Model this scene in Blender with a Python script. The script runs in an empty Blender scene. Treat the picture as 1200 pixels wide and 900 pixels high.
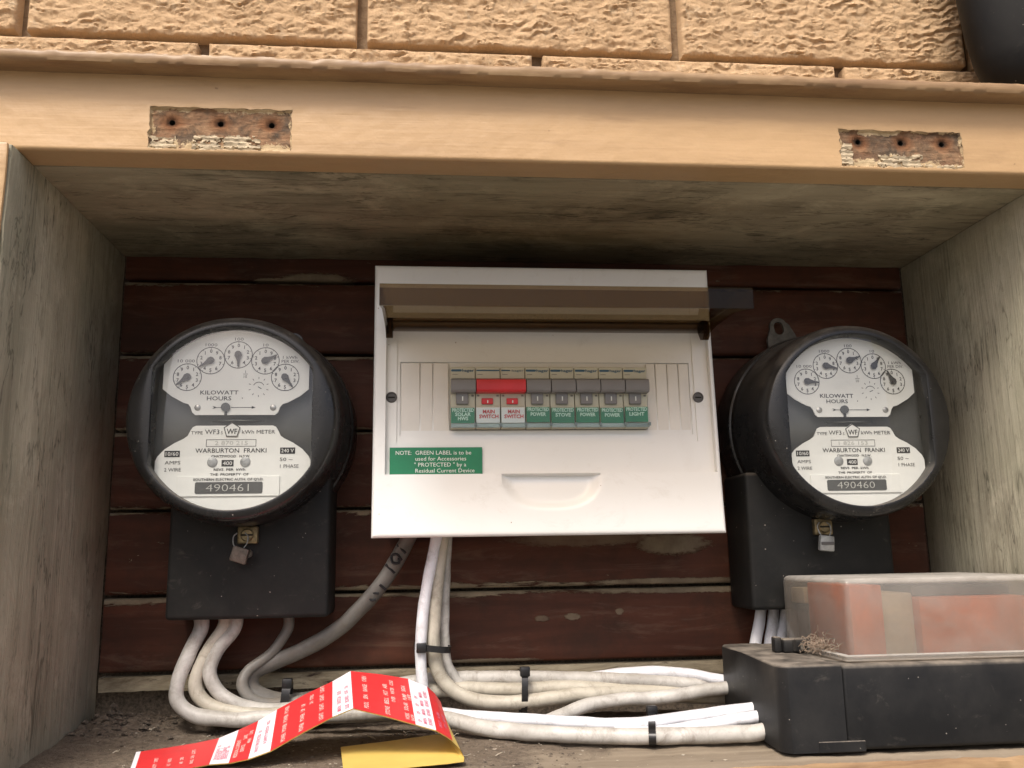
import bpy, bmesh, math, random
from mathutils import Vector, Matrix, noise as mn
random.seed(7)
S = bpy.context.scene
COL = S.collection
R = math.radians

# ------------------------------------------------------------------ camera
cd = bpy.data.cameras.new('camera'); cam = bpy.data.objects.new('camera', cd); COL.objects.link(cam)
S.camera = cam
cd.sensor_width = 36.0; cd.lens = 36.0 * 1054.07 / 1200.0
cd.clip_start = 0.01; cd.clip_end = 500
yaw, pitch, roll = 0.0985, 0.1873, -0.0169
fw = Vector((math.sin(yaw)*math.cos(pitch), math.cos(yaw)*math.cos(pitch), math.sin(pitch)))
rt = Vector((math.cos(yaw), -math.sin(yaw), 0)); up = rt.cross(fw)
r2 = rt*math.cos(roll) + up*math.sin(roll); u2 = -rt*math.sin(roll) + up*math.cos(roll)
cam.matrix_world = Matrix(((r2.x, u2.x, -fw.x, -0.0656), (r2.y, u2.y, -fw.y, -0.7293), (r2.z, u2.z, -fw.z, -0.0391), (0, 0, 0, 1)))

# ------------------------------------------------------------------ light
SUN_EL, SUN_AZ = 54.0, -22.0       # azimuth measured from straight out of the wall towards the right
w = bpy.data.worlds.new("World"); S.world = w; w.use_nodes = True
nt = w.node_tree
sky = nt.nodes.new('ShaderNodeTexSky'); sky.sky_type = 'NISHITA'; sky.sun_disc = False
sky.sun_elevation = R(SUN_EL); sky.sun_rotation = R(180.0 - SUN_AZ)
sky.air_density = 0.7; sky.dust_density = 6.0; sky.ozone_density = 0.3
nt.links.new(sky.outputs[0], nt.nodes['Background'].inputs[0]); nt.nodes['Background'].inputs[1].default_value = 0.125
sd = bpy.data.lights.new('sun', 'SUN'); sun = bpy.data.objects.new('sun', sd); COL.objects.link(sun)
sd.energy = 1.5; sd.angle = R(16); sd.color = (1.0, 0.955, 0.885)
tosun = Vector((math.sin(R(SUN_AZ))*math.cos(R(SUN_EL)), -math.cos(R(SUN_AZ))*math.cos(R(SUN_EL)), math.sin(R(SUN_EL))))
sun.rotation_euler = tosun.to_track_quat('Z', 'Y').to_euler()
S.view_settings.view_transform = 'Standard'; S.view_settings.look = 'None'
S.view_settings.gamma = 1.0; S.view_settings.use_curve_mapping = False
S.view_settings.exposure = 0.80

# ------------------------------------------------------------------ materials
class G:
    def __init__(s, name):
        s.m = bpy.data.materials.new(name); s.m.use_nodes = True
        s.t = s.m.node_tree; s.b = s.t.nodes['Principled BSDF']; s.out = s.t.nodes['Material Output']
        s.tc = s.t.nodes.new('ShaderNodeTexCoord'); s.obj = s.tc.outputs['Object']
        s.oi = s.t.nodes.new('ShaderNodeObjectInfo')
    def link(s, a, b):
        if isinstance(a, (int, float)): b.default_value = a
        elif isinstance(a, tuple): b.default_value = a if len(a) == 4 or len(b.default_value) == 3 else (*a, 1)
        else: s.t.links.new(a, b)
    def map(s, scale, loc=(0, 0, 0)):
        n = s.t.nodes.new('ShaderNodeMapping'); s.t.links.new(s.obj, n.inputs[0])
        n.inputs['Scale'].default_value = scale; n.inputs['Location'].default_value = loc
        return n.outputs[0]
    def noise(s, scale=1.0, detail=4, rough=0.55, dist=0.0, vec=None, rnd=True):
        n = s.t.nodes.new('ShaderNodeTexNoise'); n.noise_dimensions = '4D'
        n.inputs['Scale'].default_value = scale; n.inputs['Detail'].default_value = detail
        n.inputs['Roughness'].default_value = rough; n.inputs['Distortion'].default_value = dist
        s.t.links.new(vec if vec is not None else s.obj, n.inputs['Vector'])
        if rnd: s.t.links.new(s.math('MULTIPLY', s.oi.outputs['Random'], 37.0), n.inputs['W'])
        return n.outputs[0]
    def math(s, op, a, b=0.0, clamp=False):
        n = s.t.nodes.new('ShaderNodeMath'); n.operation = op; n.use_clamp = clamp
        s.link(a, n.inputs[0]); s.link(b, n.inputs[1]); return n.outputs[0]
    def rng(s, v, a, b, c=0.0, d=1.0):
        n = s.t.nodes.new('ShaderNodeMapRange'); s.link(v, n.inputs[0])
        for i, k in enumerate((a, b, c, d)): n.inputs[1+i].default_value = k
        return n.outputs[0]
    def mix(s, f, a, b):
        n = s.t.nodes.new('ShaderNodeMix'); n.data_type = 'RGBA'
        s.link(f, n.inputs[0]); s.link(a, n.inputs[6]); s.link(b, n.inputs[7]); return n.outputs[2]
    def sep(s, v):
        n = s.t.nodes.new('ShaderNodeSeparateXYZ'); s.t.links.new(v, n.inputs[0]); return n.outputs
    def nz(s):
        n = s.t.nodes.new('ShaderNodeNewGeometry'); return s.sep(n.outputs['Normal'])[2]
    def bump(s, h, dist, strength=1.0):
        n = s.t.nodes.new('ShaderNodeBump'); n.inputs['Distance'].default_value = dist; n.inputs['Strength'].default_value = strength
        s.link(h, n.inputs['Height']); s.t.links.new(n.outputs[0], s.b.inputs['Normal'])
    def fin(s, col, rough=0.5, spec=None, metal=None):
        s.link(col, s.b.inputs['Base Color']); s.link(rough, s.b.inputs['Roughness'])
        if spec is not None: s.b.inputs['Specular IOR Level'].default_value = spec
        if metal is not None: s.link(metal, s.b.inputs['Metallic'])
        return s.m
    def dust(s, col, lo=0.25, hi=0.95, amt=0.8, dcol=(0.30, 0.26, 0.21), sc=60.0):
        """dust that has settled on faces that look upward"""
        u = s.rng(s.nz(), lo, hi)
        f = s.math('MULTIPLY', s.math('MULTIPLY', u, s.rng(s.noise(sc, 6, 0.65), 0.3, 0.62)), amt)
        return s.mix(f, col, dcol), f

def plain(name, col, rough=0.5, metal=0.0, var=0.12, sc=40.0, bump=0.0, bsc=400.0, spec=None):
    g = G(name); n = g.noise(sc, 5, 0.6)
    c2 = tuple(c*(1-var*2) for c in col)
    c = g.mix(g.rng(n, 0.3, 0.7), c2, tuple(min(1, k*(1+var*.4)) for k in col))
    if bump: g.bump(g.noise(bsc, 3, 0.6), bump)
    return g.fin(c, rough, spec, metal)

def m_brick():
    g = G('painted_rock_face_brick')
    n = g.noise(30, 6, 0.65); fine = g.noise(560, 5, 0.75)
    c = g.mix(g.rng(n, 0.3, 0.7), (0.55, 0.37, 0.21), (0.65, 0.45, 0.265))
    c = g.mix(g.rng(fine, 0.58, 0.74), c, (0.36, 0.22, 0.11))
    c = g.mix(g.math('MULTIPLY', g.rng(g.noise(70, 6, .75), 0.56, 0.68), 0.5), c, (0.66, 0.54, 0.38))
    c = g.mix(g.math('MULTIPLY', g.rng(g.noise(8, 5, .7), 0.52, 0.7), 0.35), c, (0.40, 0.25, 0.13))
    g.bump(fine, 0.0022, 1.0)
    return g.fin(c, 0.8, 0.2)
def m_mortar():
    g = G('weathered_mortar'); n = g.noise(90, 6, 0.7)
    c = g.mix(g.rng(n, 0.35, 0.7), (0.15, 0.10, 0.06), (0.28, 0.20, 0.125))
    c = g.mix(g.rng(g.noise(14, 3), 0.60, 0.68), c, (0.38, 0.37, 0.33))
    g.bump(g.noise(300, 5, 0.7), 0.002); return g.fin(c, 0.9, 0.2)
def m_paint(name, dirt):
    g = G(name)
    st = g.noise(1.0, 5, 0.6, 0.3, g.map((7, 22, 45)))
    k = 1.0 - 0.30*dirt
    c = g.mix(g.rng(st, 0.3, 0.72), (0.43*k, 0.275*k, 0.135*k), (0.505*k, 0.332*k, 0.172*k))
    blot = g.noise(1.0, 6, 0.7, 0.6, g.map((14, 60, 110)))
    c = g.mix(g.math('MULTIPLY', g.rng(blot, 0.58 - .20*dirt, 0.74 - .1*dirt), 0.30 + .55*dirt), c, (0.17, 0.095, 0.048))
    sp = g.noise(170, 2, 0.5)
    c = g.mix(g.math('MULTIPLY', g.rng(sp, 0.73, 0.78), 0.75), c, (0.20, 0.11, 0.06))
    grime = g.noise(1.0, 6, 0.72, 0.4, g.map((3.5, 9, 26)))
    c = g.mix(g.math('MULTIPLY', g.rng(grime, 0.46, 0.66), 0.32+.2*dirt), c, (0.30, 0.19, 0.10))
    chip = g.rng(g.noise(1.0, 7, 0.78, 0.9, g.map((30, 70, 90))), 0.735 - .05*dirt, 0.745 - .05*dirt)
    c = g.mix(chip, c, (0.26, 0.18, 0.11))
    br = g.noise(1.0, 4, 0.6, 0.0, g.map((12, 300, 380)))
    g.bump(g.math('ADD', g.math('MULTIPLY', br, 0.35), g.noise(90, 3, 0.5)), 0.0009, 0.7)
    return g.fin(c, g.rng(st, 0.2, 0.8, 0.34, 0.55), 0.4)
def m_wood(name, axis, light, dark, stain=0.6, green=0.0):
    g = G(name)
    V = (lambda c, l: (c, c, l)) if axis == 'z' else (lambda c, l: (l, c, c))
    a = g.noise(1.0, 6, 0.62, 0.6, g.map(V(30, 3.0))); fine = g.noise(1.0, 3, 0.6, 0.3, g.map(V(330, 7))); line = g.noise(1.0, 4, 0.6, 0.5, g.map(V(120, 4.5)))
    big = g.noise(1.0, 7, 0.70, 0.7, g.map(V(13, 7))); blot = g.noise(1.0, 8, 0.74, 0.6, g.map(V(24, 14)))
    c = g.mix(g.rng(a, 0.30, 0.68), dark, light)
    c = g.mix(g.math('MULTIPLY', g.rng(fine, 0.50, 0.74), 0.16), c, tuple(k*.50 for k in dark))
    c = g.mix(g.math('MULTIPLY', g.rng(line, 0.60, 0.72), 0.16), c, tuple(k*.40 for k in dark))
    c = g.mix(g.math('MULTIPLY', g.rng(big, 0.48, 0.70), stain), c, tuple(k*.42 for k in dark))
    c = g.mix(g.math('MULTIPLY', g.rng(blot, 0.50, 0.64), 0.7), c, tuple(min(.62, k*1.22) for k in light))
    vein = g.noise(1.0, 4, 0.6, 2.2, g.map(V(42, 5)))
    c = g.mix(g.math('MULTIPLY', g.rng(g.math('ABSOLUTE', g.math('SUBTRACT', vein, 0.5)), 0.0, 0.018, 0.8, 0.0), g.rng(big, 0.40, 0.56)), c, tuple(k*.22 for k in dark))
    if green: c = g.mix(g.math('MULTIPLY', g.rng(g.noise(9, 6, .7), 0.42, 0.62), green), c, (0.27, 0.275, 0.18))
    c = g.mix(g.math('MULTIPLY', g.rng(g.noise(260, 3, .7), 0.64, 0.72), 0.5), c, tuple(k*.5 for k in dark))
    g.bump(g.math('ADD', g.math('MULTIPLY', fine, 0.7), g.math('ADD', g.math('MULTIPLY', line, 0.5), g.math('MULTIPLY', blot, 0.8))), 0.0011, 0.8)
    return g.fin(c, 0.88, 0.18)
def m_board(patches=()):
    g = G('flaking_brown_paint')
    z = g.sep(g.obj)[2]
    n = g.noise(1.0, 5, 0.6, 0.4, g.map((5, 20, 60))); n2 = g.noise(22, 6, 0.7)
    c = g.mix(g.rng(n, 0.3, 0.7), (0.052, 0.0185, 0.0105), (0.108, 0.0375, 0.020))
    c = g.mix(g.math('MULTIPLY', g.rng(n2, 0.45, 0.65), 0.6), c, (0.034, 0.022, 0.016))
    # old cream paint left along the joints and in flakes
    en = g.noise(1.0, 7, 0.75, 1.0, g.map((26, 60, 160)))
    long = g.noise(1.0, 3, 0.5, 0.0, g.map((5, 5, 0.01)))
    d = g.math('MULTIPLY', z, -1.0)                     # metres below the top edge of the board
    near = g.rng(d, 0.0, 0.013, 0.38, -0.22)
    nearb = g.rng(g.math('ADD', z, 0.0600), 0.0, 0.009, 0.30, -0.25)
    score = g.math('ADD', g.math('ADD', en, g.math('MAXIMUM', near, nearb)), g.math('MULTIPLY', g.math('SUBTRACT', long, 0.5), 0.9))
    m = g.rng(score, 0.75, 0.80)
    fl = g.rng(g.noise(1.0, 5, 0.72, 0.8, g.map((34, 34, 80))), 0.690, 0.71)
    scf = g.noise(1.0, 7, 0.75, 0.9, g.map((9, 30, 60)))
    c = g.mix(g.math('MULTIPLY', g.rng(scf, 0.52, 0.70), 0.30), c, (0.24, 0.17, 0.12))
    m = g.math('MAXIMUM', m, fl)
    X_ = g.sep(g.obj)[0]; pn = g.math('ADD', g.math('MULTIPLY', g.noise(1.0, 7, 0.75, 1.2, g.map((45, 45, 130))), 0.5), g.math('MULTIPLY', g.noise(1.0, 7, 0.8, 1.5, g.map((150, 150, 420))), 0.5))
    for px_, pz_, rx_, rz_, st_ in patches:
        q = g.math('ADD', g.math('POWER', g.math('DIVIDE', g.math('SUBTRACT', X_, px_), rx_), 2.0), g.math('POWER', g.math('DIVIDE', g.math('SUBTRACT', z, pz_), rz_), 2.0))
        m = g.math('MAXIMUM', m, g.math('MULTIPLY', g.rng(g.math('SUBTRACT', g.math('MULTIPLY', pn, 3.6), g.math('ADD', q, 0.75)), 0.20, 0.55), st_))
    cream = g.mix(g.rng(n2, 0.35, 0.65), (0.13, 0.10, 0.065), (0.32, 0.265, 0.18))
    c = g.mix(m, c, cream)
    g.bump(g.math('ADD', g.math('MULTIPLY', m, 0.6), g.math('MULTIPLY', n, 0.5)), 0.0012, 0.8)
    return g.fin(c, g.rng(n2, 0.3, 0.7, 0.5, 0.75), 0.22)
def m_skirt():
    g = G('bare_cream_timber_edge'); n = g.noise(1.0, 7, 0.72, 1.0, g.map((14, 60, 60)))
    c = g.mix(g.rng(n, 0.36, 0.62), (0.13, 0.10, 0.062), (0.45, 0.39, 0.27))
    c = g.mix(g.rng(g.noise(1.0, 6, 0.7, 0.8, g.map((40, 40, 160))), 0.58, 0.66), c, (0.05, 0.034, 0.024))
    g.bump(n, 0.001); return g.fin(c, 0.85, 0.2)
def m_sill():
    g = G('dirty_timber_sill'); x, y, z = g.sep(g.obj)[0:3]
    a = g.noise(1.0, 6, 0.65, 0.6, g.map((4, 70, 70)))
    c = g.mix(g.rng(a, 0.3, 0.7), (0.17, 0.135, 0.098), (0.30, 0.25, 0.185))
    n = g.noise(24, 8, 0.72, 0.4); f2 = g.noise(230, 5, 0.75)
    edge = g.math('ADD', g.math('MULTIPLY', g.math('SUBTRACT', x, 0.02), -3.0), g.math('MULTIPLY', g.math('ADD', y, 0.145), 6.0))
    score = g.math('ADD', n, g.math('MULTIPLY', edge, 0.75))
    m = g.rng(score, 0.42, 0.60)
    soil = g.mix(g.rng(f2, 0.35, 0.7), (0.105, 0.082, 0.062), (0.215, 0.172, 0.13))
    c = g.mix(m, c, soil)
    c = g.mix(g.math('MULTIPLY', g.rng(g.noise(60, 7, .75, .6), 0.56, 0.66), 0.5), c, (0.28, 0.24, 0.19))
    c = g.mix(g.rng(g.noise(520, 2, .5), 0.74, 0.78), c, (0.4, 0.36, 0.3))
    g.bump(g.math('ADD', g.math('MULTIPLY', f2, m), g.math('MULTIPLY', n, 0.6)), 0.0025, 0.9)
    return g.fin(c, 0.92, 0.15)
def m_black(name, rough=0.28, base=(0.0085, 0.0085, 0.009), amt=0.75, haze=0.25, spec=0.5):
    g = G(name); n = g.noise(26, 6, 0.68); fn = g.noise(300, 4, 0.7)
    c = g.mix(g.math('MULTIPLY', g.rng(n, 0.42, 0.72), haze), base, (0.075, 0.070, 0.062))
    c, f = g.dust(c, 0.1, 0.9, amt, (0.22, 0.19, 0.155))
    scuff = g.noise(1.0, 7, 0.75, 1.2, g.map((55, 55, 70)))
    c = g.mix(g.math('MULTIPLY', g.rng(scuff, 0.58, 0.70), haze*1.3), c, (0.14, 0.125, 0.105))
    sp = g.rng(g.noise(420, 1, 0.5), 0.765, 0.785)
    c = g.mix(g.math('MULTIPLY', sp, 0.8), c, (0.36, 0.33, 0.29))
    rr = g.math('ADD', g.rng(n, 0.3, 0.75, rough, rough+.18), g.math('MULTIPLY', f, 0.5))
    g.bump(fn, 0.00012, 0.5)
    return g.fin(c, rr, spec)
def m_white():
    g = G('white_moulded_plastic'); n = g.noise(9, 5, 0.6)
    c = g.mix(g.rng(n, 0.3, 0.7), (0.755, 0.760, 0.735), (0.80, 0.805, 0.790))
    c = g.mix(g.math('MULTIPLY', g.rng(g.noise(1.0, 6, .7, .4, g.map((30, 30, 14))), 0.60, 0.8), 0.16), c, (0.42, 0.36, 0.28))
    c, f = g.dust(c, 0.5, 1.0, 0.6, (0.45, 0.38, 0.30))
    c = g.mix(g.rng(g.noise(330, 1, .5), 0.80, 0.815), c, (0.30, 0.24, 0.18))
    smear = g.noise(1.0, 7, .78, 1.4, g.map((26, 26, 40)))
    c = g.mix(g.math('MULTIPLY', g.rng(smear, 0.55, 0.68), 0.14), c, (0.36, 0.31, 0.24))
    g.bump(g.noise(900, 2, 0.5), 0.00003, 0.6)
    return g.fin(c, 0.36, 0.45)
def m_cable(name, a, b, soil):
    g = G(name); n = g.noise(40, 6, 0.7, 0.5)
    c = g.mix(g.rng(n, 0.35, 0.68), a, b)
    c = g.mix(g.math('MULTIPLY', g.rng(g.noise(1.0, 7, .78, 1.0, g.map((60, 60, 40))), 0.50, 0.70), soil*.85), c, (0.15, 0.12, 0.09))
    c = g.mix(g.math('MULTIPLY', g.rng(g.noise(1.0, 6, .75, 1.6, g.map((90, 90, 90))), 0.68, 0.72), 0.8*soil), c, (0.04, 0.035, 0.03))
    c, f = g.dust(c, 0.55, 1.0, 0.35*soil, (0.30, 0.25, 0.19), 120)
    g.bump(g.noise(260, 4, .6), 0.0003, 0.5)
    return g.fin(c, 0.48, 0.4)
ZOFF = 0.3675-0.0480
def m_rust(holes, a, bb, z1, darkness):
    g = G('rusted_bare_timber'); n = g.noise(60, 7, 0.72, 0.8); st = g.noise(1.0, 6, 0.7, 0.5, g.map((40, 200, 260))); x, y, z = g.sep(g.obj)[0:3]
    c = g.mix(g.rng(st, 0.32, 0.68), (0.17, 0.085, 0.048), (0.40, 0.255, 0.145))
    c = g.mix(g.math('MULTIPLY', g.rng(n, 0.50-.12*darkness, 0.64), 0.9), c, (0.060, 0.046, 0.034))
    c = g.mix(g.math('MULTIPLY', g.rng(g.noise(28, 5, .7), 0.52-.06*darkness, 0.60), 0.75), c, (0.085, 0.068, 0.052))
    for hx, hz in holes:
        d = g.math('SQRT', g.math('ADD', g.math('POWER', g.math('SUBTRACT', x, hx), 2.0), g.math('POWER', g.math('MULTIPLY', g.math('SUBTRACT', z, hz), 1.25), 2.0)))
        d = g.math('ADD', d, g.math('MULTIPLY', g.math('SUBTRACT', n, 0.5), 0.008))
        c = g.mix(g.rng(d, 0.0030, 0.0095, 0.85, 0.0), c, (0.20, 0.080, 0.032)); c = g.mix(g.rng(d, 0.0022, 0.0050, 0.95, 0.0), c, (0.045, 0.026, 0.016))
    # paint clinging along the edges of the recess
    e = g.math('MINIMUM', g.math('MINIMUM', g.math('SUBTRACT', x, a), g.math('SUBTRACT', bb, x)), g.math('SUBTRACT', z1, z))
    low = g.rng(z, 0.0480+ZOFF, 0.0640+ZOFF, 0.22, -0.14)
    e = g.math('ADD', n, g.math('MAXIMUM', g.rng(e, 0.0, 0.0065, 0.17, -0.22), low))
    c = g.mix(g.rng(e, 0.58, 0.62), c, g.mix(g.rng(st, 0.4, 0.6), (0.42, 0.30, 0.17), (0.60, 0.47, 0.29)))
    g.bump(g.math('ADD', n, st), 0.0014); return g.fin(c, 0.9, 0.2)
def m_glass(name, tint, gloss=0.06, rough=0.03, dust=0.0, dcol=(0.35, 0.31, 0.26), sc=30.0, top=0.75):
    """thin clear plastic: light goes straight through, tinted, plus a clear reflection and settled dirt"""
    g = G(name); t = g.t
    tr = t.nodes.new('ShaderNodeBsdfTransparent'); tr.inputs[0].default_value = (*tint, 1)
    gl = t.nodes.new('ShaderNodeBsdfGlossy'); gl.inputs['Roughness'].default_value = rough
    lw = t.nodes.new('ShaderNodeLayerWeight'); lw.inputs[0].default_value = 0.5      # Schlick reflectance of a clear sheet
    f = g.math('ADD', g.math('MULTIPLY', g.math('POWER', lw.outputs['Facing'], 5.0), 0.8), gloss, True)
    a = t.nodes.new('ShaderNodeMixShader'); g.link(f, a.inputs[0]); t.links.new(tr.outputs[0], a.inputs[1]); t.links.new(gl.outputs[0], a.inputs[2])
    last = a.outputs[0]
    if dust:
        df = t.nodes.new('ShaderNodeBsdfDiffuse'); df.inputs[0].default_value = (*dcol, 1)
        u = g.rng(g.nz(), 0.2, 0.9, 0.0, top)
        n = g.math('MULTIPLY', g.rng(g.noise(sc, 7, 0.68, 0.5), 0.25, 0.75, 0.35, 1.25), g.math('ADD', u, dust))
        b = t.nodes.new('ShaderNodeMixShader'); g.link(g.math('MINIMUM', n, 0.92), b.inputs[0]); t.links.new(last, b.inputs[1]); t.links.new(df.outputs[0], b.inputs[2])
        last = b.outputs[0]
    t.links.new(last, g.out.inputs[0]); return g.m

MT = dict(
    brick=m_brick(), mortar=m_mortar(), lintel=m_paint('apricot_gloss_paint', 0.0), ledge=m_paint('stained_apricot_paint', 1.0),
    side=m_wood('grey_weathered_plywood', 'z', (0.47, 0.425, 0.32), (0.315, 0.28, 0.20), 0.55, 0.25), side_lit=m_wood('lit_weathered_plywood', 'z', (0.50, 0.46, 0.35), (0.34, 0.305, 0.225), 0.55, 0.35),  # right panel: same plywood, the brighter daylight on it put into the colour
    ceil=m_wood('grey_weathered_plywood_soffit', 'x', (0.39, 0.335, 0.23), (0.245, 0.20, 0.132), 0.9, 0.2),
    skirt=m_skirt(), sill=m_sill(),
    flake=plain('flaking_cream_paint', (0.52, 0.42, 0.28), 0.8, var=0.22, sc=160, bump=0.0008, bsc=320),
    dark=plain('dark_hole', (0.012, 0.010, 0.008), 0.9),
    bakelite=m_black('black_bakelite', 0.20, amt=0.65, haze=0.17, spec=0.45), blackbox=m_black('dusty_black_plastic', 0.42, (0.0085, 0.0088, 0.0095), 0.95, 0.17, 0.28),
    termblack=m_black('matt_black_cover', 0.50, (0.010, 0.0105, 0.0105), 0.6, 0.20, 0.25),
    housing=m_black('black_gloss_housing', 0.46, (0.007, 0.007, 0.007), 0.1, 0.10, 0.16),
    white=m_white(), blank=plain('ivory_plastic', (0.76, 0.74, 0.69), 0.42, var=0.05),
    mcb=plain('cream_breaker_plastic', (0.56, 0.55, 0.44), 0.45, var=0.06), grey=plain('grey_toggle_plastic', (0.20, 0.20, 0.205), 0.42, var=0.08),
    red=plain('red_toggle_plastic', (0.60, 0.018, 0.028), 0.38, var=0.08), green=plain('green_label', (0.010, 0.20, 0.09), 0.5, var=0.08, sc=90),
    wlabel=plain('white_label', (0.80, 0.80, 0.80), 0.5, var=0.04), wink=plain('white_print', (0.80, 0.84, 0.80), 0.6, var=0.03),
    gink=plain('pale_green_print', (0.66, 0.86, 0.74), 0.6, var=0.03), rink=plain('red_print', (0.60, 0.03, 0.035), 0.6, var=0.05), bink=plain('blue_print', (0.035, 0.11, 0.19), 0.6, var=0.05),
    kink=plain('black_print', (0.018, 0.018, 0.02), 0.6, var=0.05), pinkink=plain('faded_red_print', (0.62, 0.16, 0.24), 0.6, var=0.05),
    lred=plain('red_label_face', (0.66, 0.035, 0.038), 0.42, var=0.06, sc=70), lwhite=plain('white_label_face', (0.80, 0.765, 0.80), 0.42, var=0.04, sc=70), yellow=plain('yellow_backing_paper', (0.66, 0.48, 0.12), 0.6, var=0.08, sc=30),
    lpink=plain('pale_pink_print', (0.90, 0.50, 0.46), 0.55, var=0.04),
    dial=plain('enamelled_dial', (0.80, 0.80, 0.75), 0.5, var=0.05, sc=30), dialgrey=plain('grey_meter_frame', (0.080, 0.083, 0.081), 0.5, var=0.15),
    pointer=plain('dark_pointer', (0.055, 0.055, 0.055), 0.5), brass=plain('dull_brass', (0.34, 0.27, 0.15), 0.45, 0.7, 0.3, 300),
    steel=plain('dull_steel', (0.45, 0.44, 0.41), 0.38, 0.8, 0.2, 200), alu=plain('aluminium_edge', (0.72, 0.72, 0.70), 0.3, 0.9, 0.05),
    lead=plain('lead_seal', (0.20, 0.165, 0.135), 0.6, 0.3, 0.25, 260, 0.0006, 500), zinc=plain('zinc_seal', (0.42, 0.43, 0.42), 0.5, 0.4, 0.2, 260, 0.0004, 500),
    lug=plain('painted_hanger_metal', (0.165, 0.15, 0.125), 0.6, 0.2, 0.25, 200), tie=plain('black_nylon', (0.013, 0.013, 0.014), 0.35, var=0.2),
    wcable=m_cable('white_pvc_sheath', (0.64, 0.65, 0.69), (0.76, 0.77, 0.80), 0.55), ccable=m_cable('cream_pvc_sheath', (0.37, 0.34, 0.275), (0.55, 0.515, 0.43), 0.75),
    gcable=m_cable('grey_pvc_sheath', (0.135, 0.128, 0.115), (0.215, 0.205, 0.185), 0.7), dcable=m_cable('soiled_shaded_white_pvc_sheath', (0.36, 0.345, 0.315), (0.58, 0.565, 0.53), 0.85),  # dcable: real soil, plus the shade over the left loops put into its tone
    pane=m_glass('meter_glass', (0.93, 0.94, 0.94), 0.060, 0.03, 0.035, (0.40, 0.40, 0.39), 30, top=0.4), smoke=m_glass('smoked_acrylic', (0.60, 0.50, 0.35), 0.013, 0.07, 0.008, (0.2, 0.17, 0.13), top=0.03),  # meter pane: besides dust, the grey film paints a broad sky haze
    smokedark=m_glass('smoked_acrylic_edge', (0.34, 0.25, 0.165), 0.012, 0.10, 0.03, (0.16, 0.125, 0.09), top=0.05), clear=m_glass('dusty_clear_acrylic', (0.93, 0.90, 0.86), 0.05, 0.10, 0.32, (0.35, 0.33, 0.30), 30),
    holder=m_glass('clear_label_holder', (0.93, 0.965, 0.97), 0.02, 0.08, 0.012, (0.55, 0.66, 0.67), 60, top=0.1),
    frost=plain('frosted_holder_edge', (0.36, 0.43, 0.43), 0.3, var=0.08), nub=plain('holder_corner', (0.17, 0.23, 0.24), 0.3),
    orange=plain('orange_fuse_carrier', (0.66, 0.185, 0.07), 0.5, var=0.12), beige=plain('beige_fuse_base', (0.52, 0.43, 0.30), 0.5, var=0.12), slate=plain('grey_fuse_base', (0.10, 0.095, 0.095), 0.5),
    soil=plain('soil_crumbs', (0.15, 0.118, 0.088), 0.95, var=0.4, sc=500), chip=plain('pale_paint_chips', (0.48, 0.42, 0.33), 0.8, var=0.25, sc=300), web=plain('dusty_cobweb', (0.30, 0.23, 0.17), 0.95),
    ground=plain('gravelly_ground', (0.27, 0.25, 0.21), 0.95, var=0.3, sc=3),
)

# ------------------------------------------------------------------ mesh helpers
TXT = {}
def text_geo(s, bold=0.0):
    k = (s, bold)
    if k in TXT: return TXT[k]
    cu = bpy.data.curves.new('lettering_source', 'FONT'); cu.body = s; cu.size = 1.0; cu.resolution_u = 2; cu.offset = bold
    o = bpy.data.objects.new('lettering_source', cu); COL.objects.link(o)
    dg = bpy.context.evaluated_depsgraph_get(); me = bpy.data.meshes.new_from_object(o.evaluated_get(dg))
    vs = [(v.co.x, v.co.y) for v in me.vertices]; fs = [tuple(p.vertices) for p in me.polygons]
    COL.objects.unlink(o); bpy.data.objects.remove(o); bpy.data.curves.remove(cu); bpy.data.meshes.remove(me)
    TXT[k] = (vs, fs); return TXT[k]
_h = text_geo('H')[0]; CAPH = max(v[1] for v in _h) - min(v[1] for v in _h)

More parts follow.
